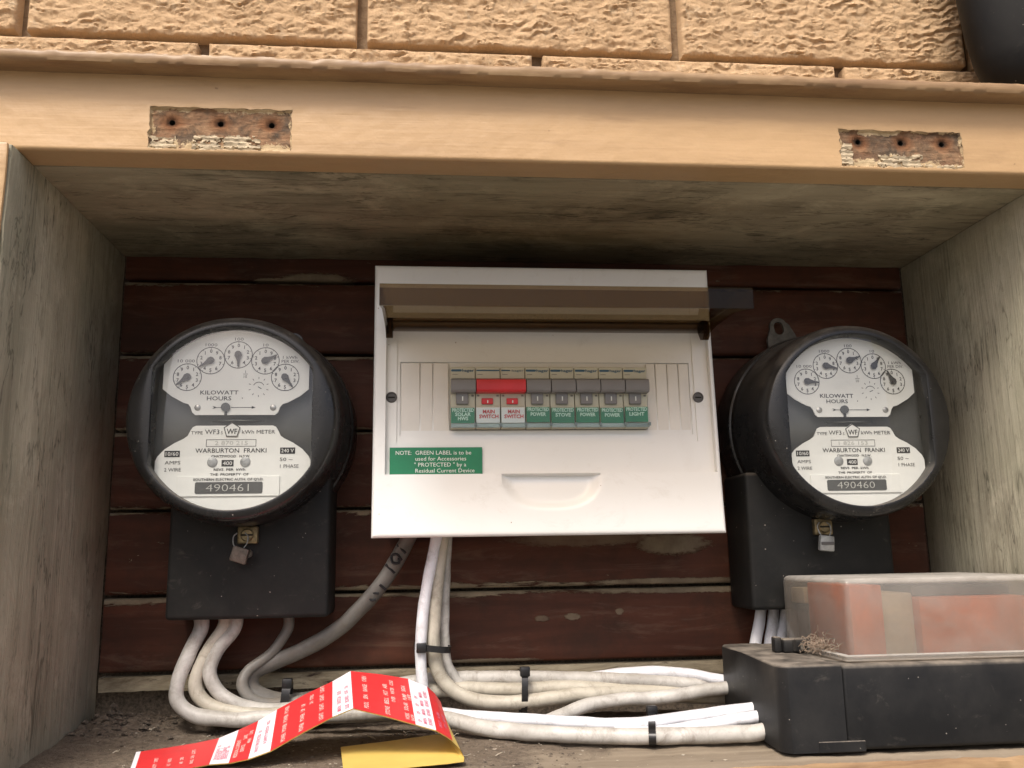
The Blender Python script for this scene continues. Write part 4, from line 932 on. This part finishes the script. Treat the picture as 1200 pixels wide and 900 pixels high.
# ------------------------------------------------------------------ cables
CABLE_POINTS = {
    'l1': (0.0053, [(-0.2304, -0.028, -0.0762), (-0.2282, -0.03, -0.0883), (-0.2344, -0.036, -0.105), (-0.2396, -0.042, -0.1235), (-0.2382, -0.045, -0.137), (-0.2253, -0.048, -0.1461), (-0.2038, -0.05, -0.1493), (-0.1771, -0.052, -0.1493), (-0.1235, -0.058, -0.1477), (-0.0758, -0.064, -0.1472), (-0.0493, -0.074, -0.1503), (-0.0255, -0.09, -0.1539), (0.01, -0.112, -0.1544), (0.0505, -0.128, -0.1544), (0.0806, -0.135, -0.1544), (0.1316, -0.138, -0.1544), (0.1526, -0.138, -0.1534), (0.1724, -0.136, -0.1508)]),
    'l2': (0.005, [(-0.2116, -0.03, -0.0765), (-0.2123, -0.03, -0.0887), (-0.2239, -0.034, -0.1084), (-0.2287, -0.038, -0.1255), (-0.2223, -0.04, -0.1377), (-0.2055, -0.043, -0.1441), (-0.1787, -0.043, -0.1484), (-0.1251, -0.04, -0.1448), (-0.0763, -0.038, -0.1377), (-0.037, -0.036, -0.1356), (0.0035, -0.036, -0.1374), (0.0457, -0.036, -0.1369), (0.1019, -0.036, -0.1416), (0.1591, -0.036, -0.1421), (0.1944, -0.045, -0.1407)]),
    'l3': (0.005, [(-0.2036, -0.03, -0.0767), (-0.2044, -0.03, -0.0889), (-0.2151, -0.034, -0.1039), (-0.2189, -0.038, -0.12), (-0.2101, -0.04, -0.1334), (-0.1931, -0.04, -0.1432), (-0.1679, -0.036, -0.1464), (-0.1261, -0.03, -0.1404), (-0.0827, -0.028, -0.1317), (-0.0436, -0.03, -0.129), (0.0042, -0.03, -0.1297), (0.0595, -0.032, -0.1317), (0.1092, -0.034, -0.1353), (0.1586, -0.038, -0.1393), (0.1945, -0.045, -0.1394)]),
    'l4': (0.004, [(-0.1671, -0.022, -0.078), (-0.1674, -0.022, -0.0904), (-0.1783, -0.024, -0.1077), (-0.1932, -0.028, -0.1189), (-0.1969, -0.032, -0.129), (-0.1885, -0.033, -0.1398), (-0.1689, -0.03, -0.1426), (-0.139, -0.025, -0.1395), (-0.1082, -0.02, -0.1351)]),
    'grey': (0.0068, [(-0.0718, -0.03, -0.0137), (-0.0809, -0.024, -0.0315), (-0.0976, -0.02, -0.0587), (-0.1229, -0.02, -0.086), (-0.1478, -0.02, -0.1027), (-0.1763, -0.02, -0.1149), (-0.1917, -0.022, -0.1227), (-0.1888, -0.022, -0.136), (-0.1645, -0.018, -0.1434), (-0.1337, -0.015, -0.1405)]),
    'm1': (0.0041, [(-0.0552, -0.05, -0.0165), (-0.0571, -0.05, -0.0271), (-0.0652, -0.05, -0.0689), (-0.0682, -0.05, -0.105), (-0.067, -0.05, -0.1287), (-0.0645, -0.05, -0.1417), (-0.0566, -0.05, -0.1489), (-0.0428, -0.058, -0.1504), (-0.0285, -0.072, -0.1496), (-0.0009, -0.094, -0.1485), (0.0442, -0.112, -0.1496), (0.0771, -0.118, -0.1497), (0.1002, -0.118, -0.1473), (0.1393, -0.118, -0.1437), (0.1659, -0.118, -0.1407), (0.1816, -0.116, -0.1393)]),
    'm2': (0.0052, [(-0.0506, -0.044, -0.0164), (-0.0526, -0.044, -0.0271), (-0.0577, -0.044, -0.0693), (-0.0589, -0.044, -0.1058), (-0.0528, -0.044, -0.1269), (-0.0386, -0.045, -0.1391), (-0.0189, -0.046, -0.1443), (0.0023, -0.046, -0.1449), (0.0274, -0.046, -0.1427), (0.057, -0.044, -0.1409), (0.1023, -0.034, -0.1431), (0.1628, -0.03, -0.148), (0.1925, -0.04, -0.1475)]),
    'm3': (0.004, [(-0.0471, -0.034, -0.0161), (-0.0485, -0.034, -0.027), (-0.0505, -0.034, -0.0699), (-0.0506, -0.034, -0.107), (-0.045, -0.033, -0.1255), (-0.0305, -0.033, -0.1374), (-0.0008, -0.033, -0.1432), (0.0381, -0.03, -0.1436), (0.1041, -0.026, -0.1468), (0.1646, -0.024, -0.1514), (0.1924, -0.04, -0.1499)]),
    'a2': (0.0042, [(0.027, -0.018, -0.1338), (0.053, -0.02, -0.133), (0.0722, -0.024, -0.1306), (0.1045, -0.028, -0.1285), (0.1359, -0.034, -0.1305), (0.1576, -0.042, -0.1345), (0.1927, -0.05, -0.1375)]),
    'c': (0.0048, [(-0.0121, -0.088, -0.1541), (0.0089, -0.083, -0.1549), (0.0287, -0.07, -0.1518), (0.0501, -0.06, -0.1466), (0.076, -0.056, -0.1439), (0.1076, -0.056, -0.1431), (0.153, -0.055, -0.1381), (0.1909, -0.055, -0.1356)]),
    'f': (0.004, [(0.0578, -0.12, -0.154), (0.082, -0.125, -0.1539), (0.1014, -0.127, -0.1521), (0.1301, -0.127, -0.1488), (0.162, -0.127, -0.1451), (0.1767, -0.127, -0.1434)]),
    'r1': (0.0043, [(0.1998, -0.022, -0.0756), (0.1983, -0.022, -0.0861), (0.1954, -0.022, -0.0984), (0.1903, -0.026, -0.1114), (0.1839, -0.03, -0.1324)]),
    'r2': (0.0043, [(0.2102, -0.022, -0.0759), (0.2087, -0.022, -0.0863), (0.2065, -0.022, -0.0986), (0.2019, -0.026, -0.1117), (0.1961, -0.03, -0.1327)]),
    'r3': (0.0043, [(0.2193, -0.022, -0.076), (0.2185, -0.022, -0.0865), (0.2155, -0.022, -0.0989), (0.2101, -0.026, -0.1119), (0.2042, -0.03, -0.133)]),
}

def cable(key, m, label, flat=1.0):
    r_, pts = CABLE_POINTS[key]; o = pts[len(pts)//2]
    b = MB().tube([(x-o[0], y-o[1], z-o[2]) for x, y, z in pts], r_, MT[m], 16, 9, True, flat)
    b.v = [tuple(Vector(v) + Vector((mn.noise(Vector(v)*70), mn.noise(Vector(v)*70+Vector((5, 0, 0))), mn.noise(Vector(v)*70+Vector((0, 5, 0)))))*0.0006) for v in b.v]
    return tag(b.build('cable', None, 60, o), label, 'cable', 'sheathed cables in the cupboard')
cable('l1', 'dcable', 'outermost pale loop under the left meter, becoming the lowest cable along the sill')
cable('l2', 'ccable', 'cream cable second from left under the left meter, middle of the three pale loops')
cable('l3', 'dcable', 'off white cable with innermost of the three pale loops under the left meter')
cable('l4', 'gcable', 'thin grey cable hooking down right of the pale loops below the left meter')
gc = cable('grey', 'gcable', 'thick grey cable with black marker writing slanting down behind the white switchboard', 0.75)
cable('m1', 'wcable', 'clean white cable hanging leftmost under the switchboard and turning right along the sill')
cable('m2', 'ccable', 'thick dirty cream cable hanging in the middle under the switchboard and bending right')
cable('m3', 'dcable', 'thin white cable hanging rightmost under the switchboard')
cable('a2', 'wcable', 'short white cable arching highest on the right part of the upper bundle')
cable('c', 'dcable', 'off white cable that rises from the lower bundle to the black fuse box')
cable('f', 'wcable', 'thin white cable squeezed between the two lowest runs beside the black box')
cable('r1', 'wcable', 'leftmost of three white cables below the right meter'); cable('r2', 'wcable', 'middle of three white cables below the right meter'); cable('r3', 'wcable', 'rightmost of three white cables below the right meter')
# marker writing on the grey cable: strokes laid along its surface
mk = MB(); gp = [Vector(p) for p in CABLE_POINTS['grey'][1]]; go = Vector(CABLE_POINTS['grey'][1][len(gp)//2])
A_, B_ = gp[1], gp[2]; ax = (B_-A_).normalized(); side = Vector((ax.z, 0, -ax.x)).normalized()
if side.x < 0: side = -side
def on_c(s_, w_):
    p = A_ + ax*s_ + side*w_*0.0064; return p + Vector((0, -0.0070*math.sqrt(max(0.05, 1-w_*w_))*0.86-0.0009, 0)) - go
for st_ in ([(0.002, -0.8), (0.004, 0.6)], [(0.010, 0.6), (0.008, -0.2), (0.011, -0.7), (0.015, -0.2), (0.013, 0.5), (0.010, 0.2)], [(0.019, -0.8), (0.021, 0.7)], [(0.034, -0.1), (0.035, 0.8)], [(0.040, 0.3), (0.043, -0.6), (0.046, -0.7), (0.047, 0.0), (0.045, 0.4)]):
    mk.tube([on_c(*p) for p in st_], 0.0010, MT['kink'], 6, 3)
mk.build('marker_writing', gc)

# cable ties
def tie(label, c, U, V, ru, rv, wd, head, tail=None):
    """flat band round a bundle: U, V span the plane of the loop"""
    U, V = Vector(U).normalized(), Vector(V).normalized(); W = U.cross(V); n = 36; th = 0.0006
    t = thing('cable_tie', label, 'cable tie', c, 'black cable ties')
    vs = []
    for e, q in ((0, -1), (0, 1), (th, 1), (th, -1)):
        for k in range(n):
            a = 2*math.pi*k/n; ca, sa = math.cos(a), math.sin(a)
            ca = math.copysign(abs(ca)**0.75, ca); sa = math.copysign(abs(sa)**0.75, sa)
            vs.append(U*((ru+e)*ca) + V*((rv+e)*sa) + W*(q*wd/2))
    fs = [(i*n+k, i*n+(k+1) % n, ((i+1) % 4)*n+(k+1) % n, ((i+1) % 4)*n+k) for i in range(4) for k in range(n)]
    MB().add(vs, fs, MT['tie']).build('band', t, 40)
    a, b_ = head
    p = U*(ru*a) + V*(rv*b_)
    hb = MB().box(p.x-0.0036, p.x+0.0036, p.y-0.0032, p.y+0.0026, p.z-0.0034, p.z+0.0034, MT['tie'], 0.0008, 2); hb.build('head', t)
    return t
tie('black cable tie round the three vertical cables under the switchboard', (-0.0597, -0.0440, -0.1050), (1, 0, -0.12), (0, 1, 0), 0.0130, 0.0105, 0.0046, (-0.62, -0.95))
tie('black cable tie strapped upright round the upper bundle behind the warning label', (0.0070, -0.0385, -0.1380), (0, 1, 0), (0.04, 0, 1), 0.0125, 0.0155, 0.0046, (-0.75, 0.95))
tie('black cable tie round the lower front bundle near the black fuse box', (0.0860, -0.1080, -0.1545), (0.25, 1, 0), (0, 0, 1), 0.0345, 0.0066, 0.0046, (0.55, 1.2))
tie('dark cable tie round the grey cable at the left end of the red label', (-0.1660, -0.0270, -0.1400), (0, 1, 0), (0.1, 0, 1), 0.0080, 0.0120, 0.0060, (-0.6, 0.95))

# ------------------------------------------------------------------ folded red label strip
ST = [  # far edge, near edge (x, y, height above the sill)
    ((-0.2445, -0.1150, 0.0035), (-0.2300, -0.1790, 0.0018)), ((-0.2420, -0.1140, 0.0035), (-0.2275, -0.1785, 0.0018)), ((-0.2280, -0.1050, 0.0035), (-0.2140, -0.1690, 0.0018)), ((-0.2130, -0.0960, 0.0040), (-0.2010, -0.1590, 0.0018)),
    ((-0.1995, -0.0900, 0.0055), (-0.1917, -0.1520, 0.0020)), ((-0.1871, -0.0900, 0.0102), (-0.1804, -0.1520, 0.0024)), ((-0.1746, -0.0900, 0.0155), (-0.1692, -0.1520, 0.0042)), ((-0.1627, -0.0900, 0.0222), (-0.1565, -0.1520, 0.0082)),
    ((-0.1440, -0.0900, 0.0316), (-0.1380, -0.1520, 0.0180)), ((-0.1267, -0.0900, 0.0391), (-0.1204, -0.1520, 0.0264)), ((-0.1150, -0.0900, 0.0454), (-0.1083, -0.1520, 0.0309)), ((-0.0950, -0.0900, 0.0427), (-0.0890, -0.1520, 0.0258)),
    ((-0.0767, -0.0900, 0.0393), (-0.0708, -0.1520, 0.0203)), ((-0.0640, -0.0900, 0.0340), (-0.0585, -0.1520, 0.0165)), ((-0.0585, -0.0900, 0.0290), (-0.0535, -0.1525, 0.0138)), ((-0.0550, -0.0905, 0.0240), (-0.0487, -0.1530, 0.0107)),
    ((-0.0520, -0.0920, 0.0150), (-0.0440, -0.1570, 0.0064)), ((-0.0510, -0.0930, 0.0070), (-0.0420, -0.1630, 0.0034)), ((-0.0520, -0.0920, 0.0036), (-0.0424, -0.1700, 0.0022)), ((-0.0600, -0.0880, 0.0026), (-0.0520, -0.1730, 0.0020)), ((-0.0880, -0.1020, 0.0024), (-0.0800, -0.1800, 0.0020)), ((-0.1185, -0.1165, 0.0026), (-0.1105, -0.1860, 0.0024))]
BAND = [(0, 1, 'lwhite'), (1, 4, 'lred'), (4, 5, 'lwhite'), (5, 6, 'lred'), (6, 7, 'lwhite'), (7, 9, 'lred'), (9, 10, 'lwhite'), (10, 12, 'lred'), (12, 13, 'lwhite'), (13, 15, 'lred')]
FAR = [Vector((a, b_, ZB+c)) for (a, b_, c), _ in ST]; NEAR = [Vector((a, b_, ZB+c)) for _, (a, b_, c) in ST]
SO = Vector((-0.115, -0.12, ZB))
lab = thing('folded_label_strip', 'red and white circuit label strip folded into a tent on the sill', 'label strip', SO, None)
ARC = [0.0]
for i in range(1, len(ST)): ARC.append(ARC[-1] + ((FAR[i]-FAR[i-1]).length + (NEAR[i]-NEAR[i-1]).length)/2)
def station(i, off):
    nr = Vector()
    for k in (i-1, i):
        if 0 <= k < len(ST)-1: nr += (NEAR[k+1]-NEAR[k]+FAR[k+1]-FAR[k]).cross(FAR[k]-NEAR[k]).normalized()
    nr.normalize(); return NEAR[i]+nr*off-SO, FAR[i]+nr*off-SO
OFFC = {}
def stn(i, off):
    if (i, off) not in OFFC: OFFC[(i, off)] = station(i, off)
    return OFFC[(i, off)]
def patch(i, u, t_, off):
    (a, c), (d_, e_) = stn(i, off), stn(i+1, off)
    return a.lerp(d_, u).lerp(c.lerp(e_, u), t_)
def surf(s_, t_, off=0.0):
    s_ = max(0.0, min(ARC[-1]-1e-6, s_)); i = max(k for k in range(len(ARC)-1) if ARC[k] <= s_)
    return patch(i, (s_-ARC[i])/(ARC[i+1]-ARC[i]), t_, off)
def sheet(b, i0, i1, off, m, t0=0.0, t1=1.0, nu=4, nt_=10):
    rows = [(i, u/nu) for i in range(i0, i1) for u in range(nu)] + [(i1-1, 1.0)]
    vs = [patch(i, u, t0+(t1-t0)*k/nt_, off) for i, u in rows for k in range(nt_+1)]; w_ = nt_+1
    b.add(vs, [(r_*w_+k, (r_+1)*w_+k, (r_+1)*w_+k+1, r_*w_+k+1) for r_ in range(len(rows)-1) for k in range(nt_)], m)
    return b
bk = MB(); sheet(bk, 0, len(ST)-1, -0.00012, MT['yellow']); sheet(bk, 0, len(ST)-1, 0.00012, MT['yellow'])
bk.build('backing_paper', lab, None)
for a, c, m in BAND:
    o = sheet(MB(), a, c, 0.00045, MT[m], 0.004, 0.998).build('printed_label', lab, None)
    o['label'] = 'red printed label' if m == 'lred' else 'white printed label'
def strip_text(st, sfrac, t0, cap, m, width, mbx):
    """text that reads from the near edge to the far edge, tops towards the left end of the strip"""
    mbx.text(st, cap, MT[m], lambda a, b_: surf(sfrac - b_ + cap/2, t0 + a/0.064, 0.00085), width, 'l', 0.02)
L = MB()
def col(k0, k1, f, words, m, cap=0.0026, t0=0.06, gap=0.0):
    s_ = ARC[k0] + (ARC[k1]-ARC[k0])*f; t_ = t0
    for w_ in words:
        wd = 0.00215*len(w_)*cap/0.0026; strip_text(w_, s_, t_, cap, m, wd, L); t_ += wd/0.064 + 0.055 + gap
col(1, 4, 0.24, ('ELECTRICITY', 'SUPPLY'), 'lpink', 0.0022); col(1, 4, 0.42, ('HOT', 'WATER'), 'lpink', 0.0022, 0.2); col(1, 4, 0.58, ('AIR', 'COND'), 'lpink', 0.0022, 0.2); col(1, 4, 0.72, ('RANGE', 'OVEN', 'LIGHTS'), 'lpink', 0.0022, 0.14)
for f, tt in ((0.22, ('THIS SWITCHBOARD', 'IS')), (0.40, ('PROTECTED BY', 'A')), (0.58, ('RESIDUAL CURRENT',)), (0.76, ('DEVICE TEST', 'NOW'))): col(4, 5, f, tt, 'pinkink', 0.0019, 0.12)
col(5, 6, 0.25, ('RESIDUAL CURRENT',), 'lpink', 0.0024, 0.10); col(5, 6, 0.55, ('DEVICE', 'SAFE'), 'lpink', 0.0024, 0.22, 0.1); col(5, 6, 0.80, ('MAIN', 'LOAD'), 'lpink', 0.0022, 0.42, 0.05)
col(6, 7, 0.30, ('FAULT PROTECTED', 'BY'), 'pinkink', 0.0022, 0.10); col(6, 7, 0.66, ('A SAFETY SWITCH', 'RCD'), 'pinkink', 0.0022, 0.22)
col(7, 9, 0.20, ('POWER', 'POWER', 'POWER', 'POWER'), 'lpink', 0.0028, 0.05, -0.01); col(7, 9, 0.50, ('POWER', 'POWER', 'UP', 'UP'), 'lpink', 0.0028, 0.05); col(7, 9, 0.60, ('', '', ''), 'lpink', 0.0024, 0.5); col(7, 9, 0.64, ('DN', 'STRS'), 'lpink', 0.0024, 0.62); col(7, 9, 0.82, ('LIGHT', 'LIGHT', 'LIGHT', 'LIGHT'), 'lpink', 0.0028, 0.06, 0.01)
col(9, 10, 0.34, ('MAIN', 'SWITCH', 'SUB'), 'pinkink', 0.0025, 0.06); col(9, 10, 0.72, ('SUB', 'BOARD', 'OFF', 'ON'), 'pinkink', 0.0025, 0.05)
col(10, 12, 0.22, ('POOL', 'SPA', 'RANGE', 'OVEN'), 'lpink', 0.0028, 0.07, 0.02); col(10, 12, 0.56, ('STOVE', 'BELL', 'HOT', 'AIR'), 'lpink', 0.0028, 0.04, 0.0); col(10, 12, 0.68, ('', 'OVER', 'WATER', 'COND'), 'lpink', 0.0024, 0.30, 0.0); col(10, 12, 0.88, ('WORK', 'SOLAR', 'PUMP', 'SIGN'), 'lpink', 0.0026, 0.05, 0.0); col(10, 12, 0.97, ('SHOP', '', 'LIFT'), 'lpink', 0.0024, 0.05, 0.1)
for f, c_ in ((0.24, ('OF', 'OF', 'OF', 'OF')), (0.50, ('MAIN', 'MAIN', 'MAIN', 'MAIN')), (0.76, ('BOARD', 'BOARD', 'BOARD', 'BOARD'))): col(12, 13, f, c_, 'pinkink', 0.0022, 0.07, 0.09 - 0.0175*len(c_[0]))
col(13, 15, 0.35, ('SMOKE', 'ALARM'), 'pinkink', 0.0022, 0.12); col(13, 15, 0.7, ('FAN', 'HEATER'), 'pinkink', 0.0022, 0.2)
L.build('lettering', lab, None)

# ------------------------------------------------------------------ black service box with clear cover
sbx = thing('service_fuse_box', 'black fuse box with dusty clear cover at the right end of the sill', 'fuse box', (0.245, -0.105, ZB))
def Ls(mb): mb.v = [(x-0.245, y+0.105, z-ZB) for x, y, z in mb.v]; return mb
zt = -0.1090; K = MT['blackbox']
Ls(MB().box(0.1885, 0.3470, -0.1782, -0.0380, ZB+0.0016, zt, K, 0.0025, 3)).build('base', sbx)
ec = MB()
pl = [(0.1880, -0.1788), (0.1880, -0.0400), (0.1640, -0.0400), (0.1590, -0.0430), (0.1565, -0.0480), (0.1530, -0.1000), (0.1490, -0.1690), (0.1500, -0.1745), (0.1540, -0.1788)]
bm = bmesh.new(); vb = [bm.verts.new((x, y, ZB+0.0012)) for x, y in pl]; fb = bm.faces.new(vb)
r_ = bmesh.ops.extrude_face_region(bm, geom=[fb]); 
for v in [e for e in r_['geom'] if isinstance(e, bmesh.types.BMVert)]: v.co.z = zt+0.0006
bmesh.ops.bevel(bm, geom=[e for e in bm.edges if abs(e.verts[0].co.z-e.verts[1].co.z) < 1e-6 and e.verts[0].co.z > zt-0.001], offset=0.0016, segments=3, profile=0.5, affect='EDGES')
ec.bm(bm, K); o = Ls(ec).build('end_cap', sbx, 40); o['label'] = 'black end cap where the cables enter'
Ls(MB().box(0.1700, 0.1995, -0.1794, -0.1780, ZB+0.0010, ZB+0.0075, K, 0.0005, 1)).build('base_lip', sbx)
# clear cover: open-bottomed shell with a flange
cx0, cx1, cy0, cy1, cz0, cz1 = 0.2015, 0.3440, -0.1630, -0.0600, zt+0.0004, -0.0580
bm = bmesh.new(); bmesh.ops.create_cube(bm, size=1.0)
for v in bm.verts: v.co = Vector(((cx0+cx1)/2+v.co.x*(cx1-cx0), (cy0+cy1)/2+v.co.y*(cy1-cy0), (cz0+cz1)/2+v.co.z*(cz1-cz0)))
bmesh.ops.delete(bm, geom=[f for f in bm.faces if f.normal.z < -0.5], context='FACES')
bmesh.ops.bevel(bm, geom=[e for e in bm.edges if not e.is_boundary], offset=0.0042, segments=4, profile=0.5, affect='EDGES')
bmesh.ops.solidify(bm, geom=bm.faces[:], thickness=0.0016)
cvb = MB().bm(bm, MT['clear'])
cvo = Ls(cvb).build('clear_cover', sbx, 40)
fl = MB()
for a, c, e, f_ in ((cx0-0.006, cx1, cy0-0.0075, cy0-0.0003), (cx0-0.006, cx0-0.0003, cy0-0.0002, cy1)):
    fl.box(a, c, e, f_, zt+0.0008, zt+0.0042, MT['clear'], 0.0008, 2)
Ls(fl).build('cover_flange', cvo)
def inner(x0, x1, y0, y1, z0, z1, m, name): return Ls(MB().box(x0, x1, y0, y1, zt+0.0006+z0, zt+0.0006+z1, MT[m], 0.0012, 2)).build(name, sbx)
inner(0.2080, 0.2300, -0.1560, -0.0900, 0.0005, 0.0460, 'orange', 'fuse_carrier')
inner(0.2580, 0.3330, -0.1500, -0.0900, 0.0005, 0.0370, 'orange', 'fuse_carrier'); inner(0.2312, 0.2570, -0.1440, -0.0900, 0.0005, 0.0400, 'beige', 'fuse_base')
inner(0.2600, 0.3300, -0.1380, -0.1000, 0.0375, 0.0440, 'slate', 'fuse_bridge')
inner(0.2080, 0.2180, -0.0880, -0.0680, 0.0005, 0.0300, 'slate', 'neutral_link'); inner(0.2060, 0.2320, -0.0880, -0.0640, 0.0310, 0.0420, 'beige', 'neutral_link')
# latch on the base top
lt = MB().box(0.1790, 0.1960, -0.1130, -0.1010, zt+0.0010, zt+0.0098, K, 0.0012, 2); lt.box(0.1850, 0.1872, -0.1138, -0.1126, zt+0.002, zt+0.0090, MT['dark']); lt.box(0.1905, 0.1930, -0.1138, -0.1129, zt+0.0028, zt+0.0075, MT['lug'])
lt.box(0.1735, 0.1785, -0.1105, -0.1035, zt+0.0010, zt+0.0112, K, 0.0010, 2)
Ls(lt).build('latch', sbx)
# tangle of dusty cobweb beside the latch
wb = MB(); rr = random.Random(3)
for i in range(190):
    c0 = Vector((0.1985+rr.gauss(0, 0.0045), -0.1270+rr.gauss(0, 0.010), zt+0.0030+abs(rr.gauss(0, 0.0040)))); d = Vector((rr.gauss(0, 1), rr.gauss(0, 1), rr.gauss(0, .6))).normalized()*rr.uniform(0.002, 0.007)
    c0.x = min(c0.x, 0.2005)
    m_ = c0+d*.5+Vector((rr.gauss(0, .0012), rr.gauss(0, .0012), rr.gauss(0, .0012)))
    wb.tube([c0, m_, c0+d], rr.uniform(0.00012, 0.00032), MT['web'], 4, 2, False)
wb.v = [(x, y, max(z, zt+0.0014)) for x, y, z in wb.v]
tag(wb.build('cobweb', None, 60), 'fluffy brown cobweb caught between latch and clear cover of the fuse box', 'cobweb', kind='stuff')

# ------------------------------------------------------------------ litter on the sill
rr = random.Random(11)
def crumbs(n, fx, fy, smin, smax, m, flat=0.6):
    b = MB()
    for i in range(n):
        x, y = fx(), fy()
        s_ = smin*(smax/smin)**(rr.random()**1.8); z = sz(x, y)
        a = rr.uniform(0, 6.28); el = rr.uniform(0.5, 1.0)
        vs = []
        for k in range(6):
            t = a+k*math.pi/3; q = s_*rr.uniform(0.6, 1.15); vs.append((x+q*math.cos(t), y+q*math.sin(t)*el, z+s_*flat*rr.uniform(0.0, 0.5)))
        vs.append((x+rr.uniform(-.3, .3)*s_, y+rr.uniform(-.3, .3)*s_, z+s_*flat*rr.uniform(.7, 1.3)))
        b.add(vs, [(k, (k+1) % 6, 6) for k in range(6)], m)
    return b
def xb(): return rr.uniform(XL+0.004, 0.03) if rr.random() < .95 else rr.uniform(XL+.004, .12)
def yb_(): return -0.004 - 0.18*rr.random()**0.9
tag(crumbs(1500, xb, yb_, 0.0004, 0.0020, MT['soil']).build('dirt_crumbs', None, 0), 'dark soil crumbs scattered over the left half of the sill', 'dirt', kind='stuff')
tag(crumbs(430, lambda: (rr.gauss(-0.09, 0.075) if rr.random() < .6 else rr.uniform(XL+.01, .14)), yb_, 0.0004, 0.0018, MT['chip'], 0.35).build('paint_chips', None, 0), 'pale chips and flakes scattered on the dirty sill', 'debris', kind='stuff')
b = crumbs(320, lambda: rr.gauss(-0.283, 0.022), lambda: min(-0.003, rr.gauss(-0.026, 0.020)), 0.0008, 0.0042, MT['soil'], 0.8)
tag(b.build('dirt_heap', None, 0), 'heap of crumbled dirt in the back left corner of the sill', 'dirt', kind='stuff')
# curled plant scraps / wood shavings near the tent and cables
b = MB()
for i in range(60):
    cx, cy = (rr.gauss(-0.055, 0.016), rr.gauss(-0.070, 0.012)) if i < 34 else (rr.uniform(-0.27, 0.05), rr.uniform(-0.165, -0.02))
    z = sz(cx, cy)+0.001; p = Vector((cx, cy, z)); pts = [p.copy()]; a = rr.uniform(0, 6.28)
    for k in range(3):
        a += rr.gauss(0, .9); p = p+Vector((math.cos(a)*.0018, math.sin(a)*.0018, rr.uniform(-.0004, .0012))); p.z = max(p.z, z-0.0004); pts.append(p.copy())
    b.tube(pts, rr.uniform(0.00018, 0.0004), MT['chip'], 5, 2)
tag(b.build('dry_scraps', None, 40), 'curled pale straw scraps lying by the cables and under the label tent', 'debris', kind='stuff')

b = MB()
for pts in ([(-0.2480, -0.062, 0.0035), (-0.2440, -0.064, 0.0060), (-0.2400, -0.064, 0.0040)], [(-0.2440, -0.063, 0.0090), (-0.2405, -0.066, 0.0052), (-0.2395, -0.066, 0.0040)], [(-0.2375, -0.064, -0.0010), (-0.2345, -0.066, -0.0025), (-0.2315, -0.066, -0.0050)], [(-0.2395, -0.065, 0.0040), (-0.2372, -0.066, 0.0062), (-0.2345, -0.067, 0.0078)]):
    b.tube(pts, 0.00032, MT['chip'], 5, 4)
tag(b.build('straw_scrap', None, 40), 'few pale straw threads caught on the lower left rim of the left meter', 'debris', kind='stuff')

# ------------------------------------------------------------------ rounded black housing at the upper right, its use unknown
hs = MB().lathe([(0.0010, 0.0), (0.055, 0.004), (0.070, 0.009), (0.078, 0.015), (0.085, 0.024), (0.0905, 0.038), (0.095, 0.060), (0.099, 0.095), (0.102, 0.20), (0.099, 0.30), (0.088, 0.345), (0.06, 0.37), (0.001, 0.376)], MT['housing'], axis='z', n=96, sy=0.46)
hs.v = [(x + 0.02*z, y, z) for x, y, z in hs.v]
ho = thing('black_housing', 'smooth black rounded housing at the upper right corner in front of the bricks', 'housing', (0.4300, -0.1580, 0.2770))
hs.build('shell', ho, 40)
MB().box(-0.05, 0.05, 0.030, 0.0525, 0.10, 0.20, MT['housing'], 0.003, 2).build('wall_bracket', ho)
